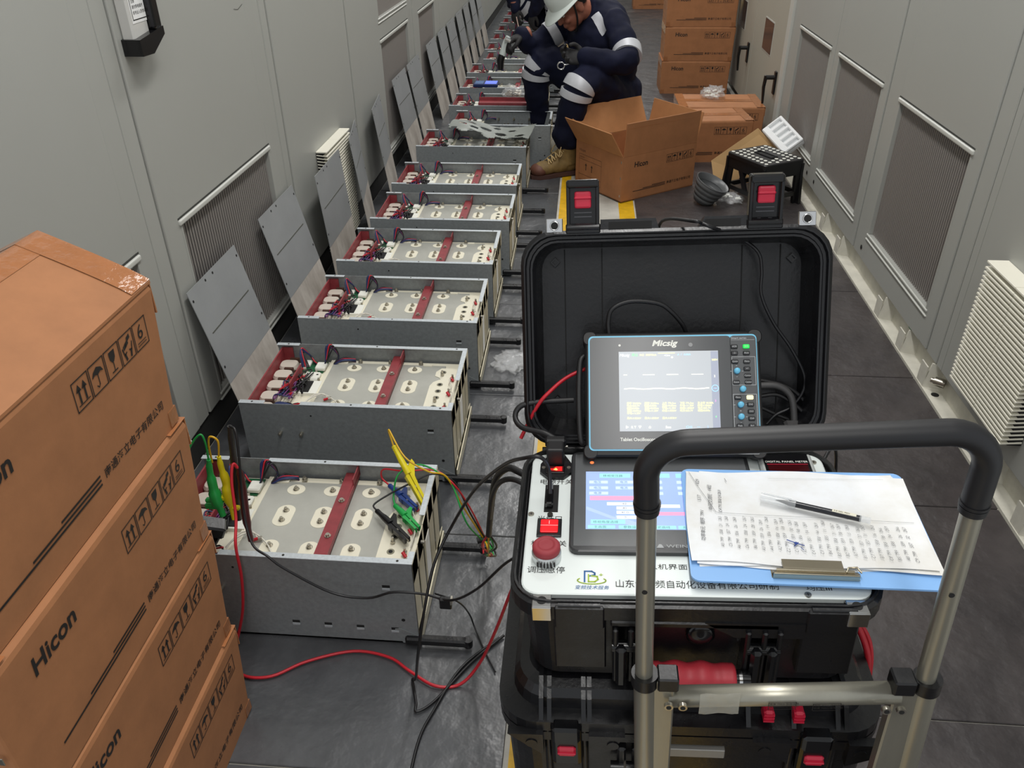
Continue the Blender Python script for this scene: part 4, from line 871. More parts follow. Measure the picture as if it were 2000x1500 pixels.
b.tube([CB @ Vector(p) for p in ((.186, .016, .010), (.190, .023, .0115), (.200, .024, .0115), (.204, .016, .010))], .0012, 6)
b.build('clip', mat('clip_metal', '#b6ad98', .22, .95), t)
def sheet_thing(label, o, wv, hv, ang, z, curl, ph, group=None):
    t = ct('paper_sheet', label, 'paper', group)
    F2 = CB @ T(o[0], o[1], z) @ RZ(ang); b = MB()
    def fn(u, v):
        cz = curl*max(0, .22-u)**2*9*(.4+v*.2)+.0012*math.sin(u*7+ph)*math.sin(v*5+ph)+.0018*max(0, u-.8)*5*(.5+.5*math.sin(v*6+ph))
        return (u*wv-.004*math.sin(v*3.1+ph)*(u < .02), v*hv+.003*math.sin(u*9+ph)*(v > .99 or v < .01), max(0, cz))
    b.sheet(fn, 30, 20, .0004, F2); return t, b, F2
for k, (l, o, ang, z) in enumerate((('bottom white sheet under the handwritten page', (.012, .024), .6, .0030), ('second white sheet under the handwritten page', (.020, .026), -.5, .0042), ('third white sheet under the handwritten page', (.008, .028), .2, .0056))):
    t, b, F2 = sheet_thing(l, o, .283, .186, ang, z, .002, k*1.7, 'pages clipped on the blue board'); b.build('page', paper, t)
t, b, F2 = sheet_thing('top white page of handwritten figures clipped on the board', (.004, .028), .293, .179, -.4, .0074, .004, .4, 'pages clipped on the blue board')
pg = b.build('page', paper, t)
b = MB(); PF = F2 @ T(0, 0, .0030)
lines = ['A5: 799  558  21  265', 'C5: 799  557  24  268', 'A6: 799  556  26  268', 'C6: 799  558  24  267', 'B6: 799  559  28  265', 'A3: 799  559  26  269', 'A4: 799  556  14  268', 'A2: 799  558  16  269', 'C2: 799  559  18  268', 'C1: 799  559  30  265', 'A1: 799  556  48  268', 'C4: 799  551  54  269', 'C3: 799  558  44  269', 'B4: 799  555  11  268', 'B3: 799  558  31  267', 'B2: 799  559  38  269', 'A7: 799  559  15  268', 'B1: 799  557  37  268', 'C7: 799  557  31  265', 'B7: 799  558  36  268', 'C8: 799  558  38  266', 'B5: 799  558  34  269', 'A8: 799  559  26  266', 'C9: 799  557  32  267']
for k, l in enumerate(lines): b.text(l.replace('  ', '    '), .0060, .041+.0101*k, .026-.0006*k+.0015*math.sin(k*2.1), PF, 0, rot=90+rnd.uniform(-3, 3), shear=.3, xs=rnd.uniform(.9, 1.02), bold=-.012)
b.text('功率单元  相序  79V', .0068, .018, .036, PF, 0, rot=88, shear=.2); b.text('5.17', .0068, .018, .115, PF, 0, rot=90, shear=.2); b.text('4.29', .0068, .018, .150, PF, 0, rot=90, shear=.2)
b.text('中间交流柜   14组', .0068, .032, .096, PF, 0, rot=88, shear=.2); b.text('C4 79. 558 24 269', .0062, .044, .092, PF, 0, rot=87, shear=.2)
b.stroke([(.005, .178), (.016, .145), (.036, .0925), (.060, .0905), (.19, .087), (.286, .084)], .00045, PF, 0); b.stroke([(.115, .168), (.27, .172)], .0003, PF, 1); b.stroke([(.054, .165), (.056, .158)], .0006, PF, 0)
b.stroke([(.121, .043), (.135, .036), (.14, .034)], .0016, PF, 2); b.stroke([(.128, .032), (.134, .039)], .0012, PF, 2); b.cyl((.131, .0375, 0), (.131, .0375, .0002), .0025, n=8, M=PF, mi=2); b.stroke([(.136, .030), (.138, .026)], .001, PF, 2)
b.build('handwriting', [mat('pen_ink', '#55565a', .7), mat('pencil', '#8d8d8c', .8), mat('blue_ink', '#1f3f8f', .6)], pg)
t = ct('pen', 'clear capped black gel pen lying on the handwritten page', 'pen')
pa, pb_ = CF.inverted() @ CF @ Vector((.137, .168, .6745)), Vector((.268, .120, .6745)); d = (pb_-pa).normalized(); PP = frame(pa, d, Vector((0, 0, 1)).cross(d)); Lp = (pb_-pa).length
b = MB(); b.tube([(.036, 0, 0), (Lp-.012, 0, 0)], .0042, 16, PP); b.tube([(.040, 0, 0), (.060, 0, 0)], .0030, 12, PP, 1); b.build('ink_barrel', [mat('pen_black', '#1c1d24', .2), dsteel], t)
b = MB(); b.lathe([(.0005, 0), (.0012, .004), (.0032, .014), (.0036, .020)], 12, PP @ T(.020, 0, 0) @ RY(90)); b.build('pen_tip', dsteel, t)
b = MB(); b.tube([(0, 0, 0), (.046, 0, 0)], .0056, 16, PP); b.box(.004, .04, -.0012, .0012, .0062, .0075, PP, bev=.0003); b.build('clear_cap', mat('clear_pen', '#e9edf0', .08, alpha=.33), t)
b = MB(); b.tube([(Lp-.014, 0, 0), (Lp, 0, 0)], .0045, 14, PP); b.build('clear_end', mat('clear_pen', '#e9edf0'), t)
b = MB(); b.box(Lp-.048, Lp-.018, -.0026, .0026, .0035, .0044, PP, bev=.0003); b.text('0.5 GEL PEN', .0034, Lp-.046, -.0012, PP @ T(0, 0, .0046), 1, xs=1.1); b.build('pen_label', [mat('cream_label', '#e6e2cf', .5), ink], t)

# ------------------------------------------------------------------ crocodile clips, probes, leads
def lead(name, label, pts, r, m, cat='cable', group=None, n=6):
    t = thing(name, label, cat, pts[0], group=group); b = MB(); b.tube(smooth_path(pts, n), r, 8); b.build('wire', m, t, world=True); return t
def croc(label, tip, tail, wire, m, tipup=0., open_=.32, jm=None):
    tip = Vector(tip); tail = Vector(tail); d = (tip-tail); L = d.length; d.normalize()
    side = d.cross(Vector((0, 0, 1))).normalized()
    t = thing('crocodile_clip', label, 'crocodile clip', tail, group='coloured test clips')
    F2 = frame(tail, d, Vector((0, 0, 1)).cross(d)); k = L/.115
    b = MB(); b.tube([(0, 0, 0), (.02*k, 0, 0), (.03*k, 0, .001), (.055*k, 0, .002)], [.0048, .0062, .0074, .0080], 10, F2)
    for i in range(4): b.tube([(.002*k+.004*k*i, 0, 0), (.0036*k+.004*k*i, 0, 0)], .0058, 10, F2)
    b.build('boot', m, t, world=True)
    for s in (1, -1):
        b = MB(); h = .0062
        pl = [(.05*k, .001), (.058*k, .010), (.078*k, .008), (.115*k, .0075*open_*3), (.115*k, .0005+.004*open_), (.085*k, .001)]
        b.prism([(x, s*y) for x, y in pl], -h, h, F2)
        if s == 1: b.prism([(.045*k, .004), (.034*k, .022), (.042*k, .024), (.064*k, .009)], -h*.9, h*.9, F2)
        for i in range(4): b.prism([(.07*k, s*(.0085)), (.072*k, s*.0098), (.074*k, s*.0085)], -h, h, F2)
        b.build('jaw', m, t, world=True)
    b = MB(); b.box(.088*k, .116*k, -.001, .0025, -.003, .003, F2); b.cyl((.08*k, 0, -.0058), (.08*k, 0, .0058), .003, n=10, M=F2); b.build('metal_teeth', steel, t, world=True)
    b = MB(); b.tube(smooth_path(wire, 6), .0021, 8); b.build('lead', WC[{'green_clip': 'green', 'yellow_clip': 'yellow', 'blue_clip': 'red', 'black_plastic': 'black'}[m.name]], t, world=True); return t
J = (-.199, 1.42, .055)
croc('yellow crocodile clip standing on the right edge of the nearest module', (-.318, 1.345, .218), (-.398, 1.43, .315), [(-.398, 1.43, .315), (-.41, 1.45, .345), (-.363, 1.385, .32), (-.311, 1.375, .29), (-.273, 1.386, .268), (-.24, 1.395, .174), J], clipy, open_=.3)
croc('blue crocodile clip with red lead lying inside the nearest module', (-.338, 1.335, .214), (-.412, 1.41, .216), [(-.412, 1.41, .216), (-.432, 1.425, .225), (-.425, 1.425, .25), (-.372, 1.407, .262), (-.303, 1.414, .262), (-.255, 1.385, .245), (-.222, 1.40, .16), (-.199, 1.425, .06)], clipb)
croc('green crocodile clip on the terminal board of the nearest module', (-.320, 1.268, .216), (-.385, 1.342, .216), [(-.385, 1.342, .216), (-.392, 1.365, .225), (-.384, 1.395, .262), (-.345, 1.425, .268), (-.30, 1.412, .262), (-.262, 1.388, .245), (-.228, 1.35, .17), (-.203, 1.415, .055)], clipg)
croc('black crocodile clip lying on the grey plate of the nearest module', (-.336, 1.235, .214), (-.422, 1.322, .216), [(-.422, 1.322, .216), (-.43, 1.335, .222), (-.40, 1.36, .232), (-.356, 1.378, .25), (-.307, 1.401, .262), (-.258, 1.392, .25), (-.225, 1.40, .15), (-.195, 1.42, .055)], blk)
t = thing('multicore_cable', 'thick black multicore cable arching from the test set to the coloured leads', 'cable', J)
b = MB(); b.tube(smooth_path([(-.012, .975, .580), (-.045, .98, .596), (-.078, .992, .606), (-.10, 1.02, .59), (-.125, 1.06, .53), (-.14, 1.10, .42), (-.15, 1.14, .33)], 6), .0058, 10); b.tube(smooth_path([(-.012, .945, .585), (-.048, .95, .604), (-.085, .968, .61), (-.112, 1.0, .575), (-.13, 1.05, .50), (-.142, 1.10, .41)], 6), .0045, 10); b.build('sheath', blkr, t, world=True)
for k, (c_, dx) in enumerate((('yellow', .0), ('red', -.008), ('green', .006), ('black', .010))):
    b = MB(); b.tube(smooth_path([(-.15, 1.14, .335), (-.155+dx*1.6, 1.17, .27), (-.165-dx, 1.24, .18), (-.175+dx*1.5, 1.33, .09), (-.190+dx, 1.40, .055), (-.199, 1.42, .052)], 6), .0021, 8); b.build('core', WC[c_], t, world=True)
b = MB(); b.tube([(-.215, 1.415, .052), (-.182, 1.425, .056)], .008, 10); b.build('tape_wrap', blkr, t, world=True)
# probes standing in the rear end of the nearest module
def probe(label, pts, rad, m, wire, wm, group='test probes in the nearest module', wr=.0021):
    t = thing('test_probe', label, 'test probe', pts[-1], group=group)
    b = MB(); b.tube(smooth_path(pts, 4), [rad[min(int(i/(len(smooth_path(pts, 4))-1)*(len(rad)-1)+.5), len(rad)-1)] for i in range(len(smooth_path(pts, 4)))], 10); b.build('probe_body', m, t, world=True)
    b = MB(); b.tube(smooth_path(wire, 6), wr, 8); b.build('lead', wm, t, world=True); return t, b
t, _ = probe('green test clip hanging on the rear of the nearest module', [(-.716, 1.215, .425), (-.720, 1.215, .395), (-.719, 1.21, .36), (-.716, 1.205, .33), (-.708, 1.20, .292)], [.0045, .0065, .0095, .0125, .007], clipg, [(-.716, 1.215, .425), (-.714, 1.215, .47), (-.722, 1.215, .485), (-.745, 1.20, .455), (-.765, 1.15, .39)], WC['green'])
b = MB(); b.box(-.744, -.716, 1.200, 1.212, .305, .318, bev=.003); b.box(-.740, -.715, 1.2, 1.212, .322, .332, bev=.003); b.build('clip_wing', clipg, t, world=True)
t, _ = probe('yellow test clip hanging beside the green one on the nearest module', [(-.696, 1.22, .43), (-.697, 1.22, .40), (-.694, 1.22, .365), (-.694, 1.215, .335), (-.692, 1.21, .275)], [.0042, .006, .009, .0115, .005], clipy, [(-.696, 1.22, .43), (-.690, 1.22, .468), (-.704, 1.22, .478), (-.712, 1.222, .455), (-.716, 1.225, .41)], WC['yellow'])
b = MB(); b.box(-.718, -.694, 1.205, 1.217, .325, .338, bev=.003); b.box(-.69, -.674, 1.205, 1.217, .30, .31, bev=.003); b.build('clip_wing', clipy, t, world=True)
probe('tall black test probe at the rear of the nearest module', [(-.6665, 1.235, .495), (-.672, 1.235, .44), (-.678, 1.235, .385), (-.684, 1.23, .33), (-.69, 1.225, .26)], [.005, .0065, .0075, .0075, .006], mat('probe_black', '#2a2826', .35), [(-.6665, 1.235, .495), (-.650, 1.222, .49), (-.646, 1.2, .43), (-.648, 1.175, .33), (-.625, 1.135, .28), (-.59, 1.118, .265), (-.556, 1.112, .238), (-.47, 1.11, .181), (-.397, 1.11, .171), (-.342, 1.11, .192), (-.28, 1.11, .191), (-.222, 1.09, .20), (-.16, 1.03, .30), (-.10, .98, .42), (-.052, .93, .5)], WC['black'], wr=.0026)
probe('dark red test probe leaning at the rear of the nearest module', [(-.664, 1.225, .40), (-.664, 1.225, .37), (-.663, 1.215, .33), (-.660, 1.20, .29), (-.656, 1.19, .235)], [.005, .0075, .0085, .0085, .006], mat('probe_dark_red', '#4a1a1c', .35), [(-.664, 1.225, .395), (-.672, 1.222, .41), (-.672, 1.2, .38), (-.662, 1.165, .32), (-.653, 1.122, .285), (-.654, 1.115, .206), (-.668, 1.112, .115), (-.690, 1.105, .04), (-.695, 1.07, .009), (-.658, 1.032, .007), (-.599, 1.034, .007), (-.536, 1.076, .007), (-.445, 1.109, .007), (-.366, 1.099, .007), (-.316, 1.068, .007), (-.257, 1.036, .007), (-.206, 1.044, .007), (-.165, 1.06, .06), (-.125, 1.02, .21), (-.09, .97, .37), (-.058, .93, .49), (-.045, .90, .52)], WC['red'], wr=.0032)
t = thing('black_clamp', 'black plastic clamp jammed in the rear corner of the nearest module', 'clamp', (-.73, 1.2, .25)); b = MB(); b.box(-.035, .025, -.02, .02, -.014, .014, T(-.735, 1.195, .262) @ RZ(20) @ RY(25), bev=.004); b.box(-.03, .0, -.03, .03, -.006, .006, T(-.725, 1.195, .232) @ RY(30), bev=.003); b.build('clamp_body', blk, t, world=True)
lead('black_cable', 'black twin cable looping from the panel port down to the floor', [(-.026, .875, .663), (-.029, .895, .69), (-.04, .89, .715), (-.064, .90, .705), (-.10, .965, .64), (-.16, 1.06, .51), (-.212, 1.105, .385), (-.242, 1.06, .33), (-.255, 1.01, .27), (-.275, 1.0, .15), (-.295, 1.035, .03), (-.306, 1.048, .007), (-.300, 1.028, .006), (-.289, .995, .006), (-.284, .975, .006), (-.252, 1.002, .006), (-.192, 1.098, .006), (-.129, 1.175, .006)], .0030, WC['black'])
lead('thin_cable', 'thin black cable hanging from the right end of the nearest module', [(-.262, 1.128, .175), (-.22, 1.15, .13), (-.205, 1.19, .05), (-.195, 1.19, .01), (-.17, 1.14, .005), (-.138, 1.08, .005)], .0018, WC['black'])
lead('floor_cable', 'black cable trailing along the floor to the bottom frame edge', [(-.139, 1.168, .006), (-.211, 1.083, .006), (-.252, .976, .006), (-.268, .919, .006), (-.272, .84, .006), (-.272, .70, .006)], .003, WC['black'])
t = thing('cable_sleeve', 'small black clamp gripping the probe cable at the module corner', 'cable clamp', (-.232, 1.11, .19)); b = MB(); b.box(-.012, .012, -.006, .006, -.007, .02, T(-.236, 1.102, .172), bev=.002); b.box(.010, .014, -.007, .007, .008, .02, T(-.236, 1.102, .172), mi=1); b.build('clamp_body', [blk, steel], t, world=True)
LL = LF; CW_ = lambda p: CF @ (LF @ Vector(p))
lead('scope_cable', 'black cable arching out of the top of the tablet oscilloscope', [CF @ Vector(p) for p in ((-.064, .400, .802), (-.065, .408, .822), (-.058, .415, .840), (-.030, .424, .847), (.01, .426, .842), (.03, .424, .83), (.05, .424, .805), (.058, .424, .785))], .0035, blkr)
lead('lid_cord', 'thin black cord draped over the lid rim down into the case', [CW_((.015, .30, -.11)), CW_((.02, .345, -.06)), (.168, 1.125, .975), (.180, 1.137, .968), (.197, 1.135, .962), (.244, 1.180, .931), (.276, 1.173, .91), (.284, 1.162, .883), (.286, 1.148, .85), (.307, 1.132, .811), (.337, 1.117, .775), (.360, 1.101, .738), (.361, 1.091, .712), (.345, 1.082, .688), (.322, 1.076, .676), (.309, 1.070, .662)], .0026, WC['black'])
for k, (l, pts, r_) in enumerate((('thick grey-black ribbed cable coiled in the lid corner', [(.262, 1.085, .722), (.290, 1.088, .722), (.321, 1.088, .722), (.342, 1.082, .706), (.349, 1.066, .672), (.347, 1.060, .662)], .0055), ('black cable in the lid corner running to the right edge', [(.27, 1.09, .700), (.293, 1.088, .702), (.324, 1.089, .705), (.357, 1.080, .687), (.383, 1.066, .660)], .0034), ('black cable bowed highest in the lid corner', [(.27, 1.10, .722), (.30, 1.101, .723), (.34, 1.097, .714), (.369, 1.087, .692), (.394, 1.070, .660)], .0034), ('short black cable low in the lid corner', [(.27, 1.084, .690), (.295, 1.084, .685), (.324, 1.080, .674), (.350, 1.076, .665)], .0032))):
    lead('coiled_cable', l, pts, r_, blkr if k else mat('grey_cable', '#454444', .45), group='cables bundled in the lid corner')
t = thing('cable_plug', 'grey-black moulded plug at the foot of the ribbed cable', 'plug', (.345, 1.06, .66)); b = MB(); b.box(-.014, .014, -.010, .010, -.010, .012, T(.346, 1.056, .664), bev=.004); b.build('plug_body', MATS['grey_cable'], t, world=True)
lead('mains_cable', 'black mains cord curving from the inlet plug behind the oscilloscope', [CF @ Vector(p) for p in ((-.148, .298, .678), (-.166, .305, .684), (-.200, .32, .684), (-.212, .338, .692), (-.203, .350, .704), (-.175, .355, .708), (-.145, .358, .708), (-.12, .36, .708))], .0046, blkr)
lead('red_wire', 'red wire rising from the case corner to the oscilloscope side', [CF @ Vector(p) for p in ((-.205, .335, .652), (-.190, .345, .680), (-.176, .350, .705), (-.160, .358, .722), (-.125, .385, .738), (-.06, .41, .752))], .003, WC['red'])
lead('black_cable', 'thin black cable leaving the right rear corner of the test set', [CF @ Vector(p) for p in ((.255, .30, .630), (.275, .33, .635), (.295, .36, .60), (.31, .38, .50), (.315, .39, .35), (.318, .4, .10), (.32, .4, -.01))], .0028, WC['black'])

# ------------------------------------------------------------------ things lying on and about the modules
t = thing('insulating_sheet', 'torn pale grey insulating sheet with oval holes over the seventh module', 'insulating sheet', (-.45, 4.28, .25))
b = MB(); nu, nv = 66, 30; holes = [(.22, .62, .05, .10), (.42, .45, .07, .13), (.62, .33, .07, .13), (.52, .80, .05, .06), (.72, .68, .05, .05), (.30, .25, .05, .06), (.86, .25, .06, .08), (.15, .3, .05, .05)]
def fz(u, v):
    x = -.695+.43*u+.03*v; y = 4.215-.22*u*.45+.24*v-.02*math.sin(u*14)*(v < .1)
    return Vector((x, y, .243+.022+.020*math.sin(u*5.5+1.2)+.010*math.sin(v*5+u*3)+.016*math.sin(math.pi*v)))
ok = lambda u, v: all(((u-a)/c)**2+((v-d)/e)**2 > 1 for a, d, c, e in holes) and v > .05+.05*math.sin(u*23) and not (v > .93 and math.sin(u*17) > .5)
vid = {}; vs = []; fs = []
for j in range(nv):
    for i in range(nu):
        if ok((i+.5)/nu, (j+.5)/nv):
            q = []
            for a, d in ((i, j), (i+1, j), (i+1, j+1), (i, j+1)):
                if (a, d) not in vid: vid[(a, d)] = len(vs); vs.append(fz(a/nu, d/nv))
                q.append(vid[(a, d)])
            fs.append(q)
b._add(vs, fs, None, 0, True); b._add([v-Vector((0, 0, .002)) for v in vs], [f_[::-1] for f_ in fs], None, 0, True); b.build('sheet', mat('pale_laminate', '#8f948f', .45, var=.15, vs=15), t, world=True)
t = thing('red_strip', 'flat red laminate strip lying along the ninth module', 'strip', (-.45, 4.95, .243)); b = MB(); b.box(-.62, -.25, 4.925, 4.985, .241, .256, bev=.002); b.box(-.62, -.25, 4.983, 4.987, .241, .275); b.build('strip', redins, t, world=True)
def bag(name, label, c, r, contents, seed=1, cat='plastic bag', film=clear2):
    t = thing(name, label, cat, c); q = MB(); q.ell((0, 0, 0), (1, 1, 1), n=28, m=18); rs = random.Random(seed)
    for v in q.bm.verts:
        d = .75+.45*noise.noise(v.co*2.7+Vector((seed, 0, 0)))+.25*noise.noise(v.co*6+Vector((0, seed, 0)))
        v.co = Vector((c[0]+v.co.x*r[0]*d, c[1]+v.co.y*r[1]*d, max(c[2]+.001, c[2]+r[2]*.55+v.co.z*r[2]*d*.9)))
    q.build('film', film, t, world=True)
    if contents:
        m_, n_c, s = contents; q = MB()
        for _ in range(n_c):
            p = Vector((c[0]+rs.uniform(-.5, .5)*r[0], c[1]+rs.uniform(-.5, .5)*r[1], c[2]+s*1.2+rs.uniform(0, .4)*r[2]))
            q.cyl(p-Vector((s, 0, 0)), p+Vector((rs.uniform(.3, 1)*s, rs.uniform(-1, 1)*s, rs.uniform(-.6, .6)*s)), s*.5, n=8)
        o = q.build('contents', m_, t, world=True); o['kind'] = 'stuff'
    return t
bag('bolt_bag', 'clear bag of steel bolts lying on the ninth module by the knee', (-.42, 5.13, .243), (.085, .09, .05), (steel, 60, .011), 3)
bag('plastic_bag', 'clear plastic bag with white parts on the closed carton', (.80, 5.20, .2365), (.085, .10, .05), (whitep, 12, .012), 5)
bag('plastic_bag', 'clear plastic bag with white parts on the floor by the bowl', (.765, 4.0, .0005), (.075, .09, .028), (whitep, 8, .011), 8)
bag('plastic_scrap', 'crumpled clear plastic scrap on the floor beside the open lid', (-.205, 2.335, .0005), (.075, .085, .014), None, 11, 'plastic scrap')
bag('plastic_scrap', 'crumpled plastic and metal scrap on the floor behind the boot', (.035, 4.55, .0005), (.07, .16, .06), (mat('scrap_metal', '#8f8d80', .3, .7), 5, .02), 14, 'plastic scrap')
t = thing('tester', 'small blue-screened tester lying on the tenth module', 'tester', (-.63, 5.45, .243)); b = MB(); b.box(-.71, -.55, 5.40, 5.51, .2405, .262, bev=.004); b.build('tester_body', mat('blue_case', '#1c2c5c', .4), t, world=True)
b = MB(); b.box(-.635, -.558, 5.41, 5.50, .262, .2628); b.build('lit_screen', glow('tester_screen', '#5b6fd8', .8), t, world=True)
b = MB(); b.box(-.70, -.645, 5.41, 5.50, .262, .2628); b.build('key_area', mat('grey_blue', '#4c6a9a', .4), t, world=True)
t = thing('white_drum', 'white plastic drum lying on its side behind the shin', 'drum', (-.085, 4.62, .105)); b = MB(); b.lathe([(0, -.13), (.085, -.13), (.10, -.115), (.104, -.09), (.104, .09), (.10, .115), (.085, .13), (0, .13)], 28, T(-.045, 4.63, .105) @ RZ(-12) @ RX(90)); b.cyl((-.115, 4.56, .17), (-.12, 4.558, .175), .008, n=10, mi=1); b.build('drum_body', [mat('drum_white', '#e8e6da', .4), darkm], t, world=True)

# step stool
ex = Vector((.147, -.245, 0)); ey = Vector((.182, .172, 0)); SF = frame((.735, 4.111, 0), ex, ey)
t = thing('step_stool', 'black folding step stool with white dots on the top', 'step stool', M=SF)
SLn, SWd = .286, .25
b = MB(); b.rloft([(SLn, SWd, .02, .198, SLn/2, SWd/2), (SLn, SWd, .02, .216, SLn/2, SWd/2), (SLn-.008, SWd-.008, .018, .220, SLn/2, SWd/2)], n=5)
for i in range(9):
    for j in range(7):
        x = .022+.0302*i+(.0150 if j % 2 else 0); y = .022+.0343*j
        if x < SLn-.012 and not (2 <= j <= 4 and .085 < x < .205 and abs(y-SWd/2) < .036): b.cyl((x, y, .220), (x, y, .2215), .0088, n=12, mi=1)
for x0, x1, y0, y1 in ((.09, .20, SWd/2-.022, SWd/2-.016), (.09, .20, SWd/2+.016, SWd/2+.022), (.084, .09, SWd/2-.022, SWd/2+.022), (.2, .206, SWd/2-.022, SWd/2+.022)): b.box(x0, x1, y0, y1, .219, .226, bev=.002)
b.box(.09, .20, SWd/2-.016, SWd/2+.016, .2195, .2205, mi=2)
b.build('stool_top', [mat('stool_black', '#141416', .4), whitep, darkm], t)
def side_panel(F3, wd, nm):
    b = MB(); b.prism([(.0, .198), (wd, .198), (wd, .145), (.0, .145)], -.006, .006, F3); b.prism([(-.02, 0), (.035, 0), (.045, .15), (0, .15)], -.006, .006, F3); b.prism([(wd+.02, 0), (wd-.035, 0), (wd-.045, .15), (wd, .15)], -.006, .006, F3)
    b.prism([(.03, .04), (wd-.03, .04), (wd-.03, .062), (.03, .062)], -.006, .006, F3); b.prism([(wd*.5, .05), (wd*.5+.03, .05), (wd*.32+.03, .15), (wd*.32, .15)], -.005, .005, F3); b.build(nm, MATS['stool_black'], t)
side_panel(frame((0, .012, 0), (1, 0, 0), (0, 0, 1)), SLn, 'leg_panel'); side_panel(frame((SLn, SWd-.012, 0), (-1, 0, 0), (0, 0, 1)), SLn, 'leg_panel')
side_panel(frame((SLn-.008, 0, 0), (0, 1, 0), (0, 0, 1)), SWd, 'folding_panel'); side_panel(frame((.008, SWd, 0), (0, -1, 0), (0, 0, 1)), SWd, 'folding_panel')
# grey bowl, foam, tan board
t = thing('grey_bowl', 'grey ribbed plastic bowl tipped over beside the step stool', 'bowl', M=T(.632, 3.955, .052) @ RZ(-20) @ RX(0) @ RY(24))
b = MB(); pr = [(0, -.045), (.045, -.045), (.05, -.035)]
for k in range(4): z = -.03+.024*k; r_ = .055+.0085*k; pr += [(r_, z), (r_+.004, z+.004), (r_+.004, z+.014), (r_+.001, z+.019)]
pr += [(.088, .068), (.083, .068), (.075, .03), (.055, -.025), (0, -.03)]; b.lathe(pr, 36); b.cyl((.03, 0, -.052), (.03, 0, -.044), .012, n=12); b.build('bowl', mat('bowl_grey', '#5b5d5f', .35), t)
FX = (Vector((1.035, 4.20, .185))-Vector((.941, 4.36, .263))); FY = Vector((1.004, 4.42, .351))-Vector((.941, 4.36, .263))
FF = frame((.941, 4.36, .263), FX, FY); fl, fh = FX.length, .118
t = thing('foam_block', 'white foam packing end with five hollows leaning by the right cabinets', 'foam packing', M=FF)
b = MB(); b.box(0, fl, 0, fh, -.045, -.018, bev=.006, seg=2); b.box(0, fl, 0, fh*.30, -.02, 0, bev=.005); b.box(0, fl, fh*.86, fh, -.02, 0, bev=.004)
for k in range(6): x = .004+(fl-.008)/5*k; b.box(max(0, x-.0085), min(fl, x+.0085), fh*.25, fh*.9, -.02, 0, bev=.004)
b.build('foam', foamw, t)
t = thing('cardboard_sheet', 'tan cardboard sheet leaning behind the black step stool', 'cardboard', (.92, 4.36, 0)); b = MB()
b.loft([[(.923, 4.365, .268), (.70, 4.345, .10), (.72, 4.30, .001), (1.02, 4.285, .001), (1.035, 4.30, .17)], [(.925, 4.37, .268), (.702, 4.35, .10), (.722, 4.305, .001), (1.022, 4.29, .001), (1.037, 4.305, .17)]]); b.build('sheet', mat('tan_card', '#c8a270', .8, var=.1), t, world=True)

# ------------------------------------------------------------------ people
def limb(b, pts, rs, n=6, s=1., sides=14):
    P = smooth_path(pts, n); N = len(P); out = []
    for i in range(N):
        u = i/(N-1)*(len(rs)-1); k = min(int(u), len(rs)-2); out.append((rs[k]*(1-u+k)+rs[k+1]*(u-k))*s)
    b.tube(P, out, sides); b.ell(P[0], (out[0]*.98,)*3, n=12, m=8); b.ell(P[-1], (out[-1]*.98,)*3, n=12, m=8)
def band(pts, rs, u0, u1, off=.006, n=40, sides=26):
    P = smooth_path(pts, n); N = len(P); b = MB(); a, z = int(u0*(N-1)), int(math.ceil(u1*(N-1)))
    rad = []
    for i in range(a, z+1):
        u = i/(N-1)*(len(rs)-1); k = min(int(u), len(rs)-2); rad.append(rs[k]*(1-u+k)+rs[k+1]*(u-k)+off)
    b.tube(P[a:z+1], rad, sides); return b
def hand(M, curl, spread=1., mirror=1):
    b = MB(); b.ell((.045, 0, 0), (.052, .042, .019), M); b.ell((.015, 0, 0), (.035, .032, .022), M)
    for k, (y, L) in enumerate(((.030, .070), (.010, .080), (-.011, .074), (-.030, .058))):
        p = Vector((.082-.006*abs(k-1.2), y*1.0, .002)); a = R(curl[k]*.35); pts = [p-Vector((.02, 0, 0))]
        for s in (.45, .32, .25):
            pts.append(pts[-1] + Vector((math.cos(a)*L*s*1.25, y*.10*spread*s, -math.sin(a)*L*s*1.25))); a += R(curl[k])
        b.tube(smooth_path([M @ q for q in pts], 3), [.0115]*4+[.0108]*3+[.0100]*3, 10); b.ell(M @ pts[-1], (.0100,)*3, n=8, m=6)
    th_ = [Vector((.018, .026, -.006)), Vector((.040, .048, -.016)), Vector((.064, .052, -.030)), Vector((.082, .042, -.040))]
    b.tube(smooth_path([M @ q for q in th_], 3), [.015]*3+[.0125]*4+[.0108]*3, 10); b.ell(M @ th_[-1], (.0108,)*3, n=8, m=6)
    return remesh(b, .0042, 3)
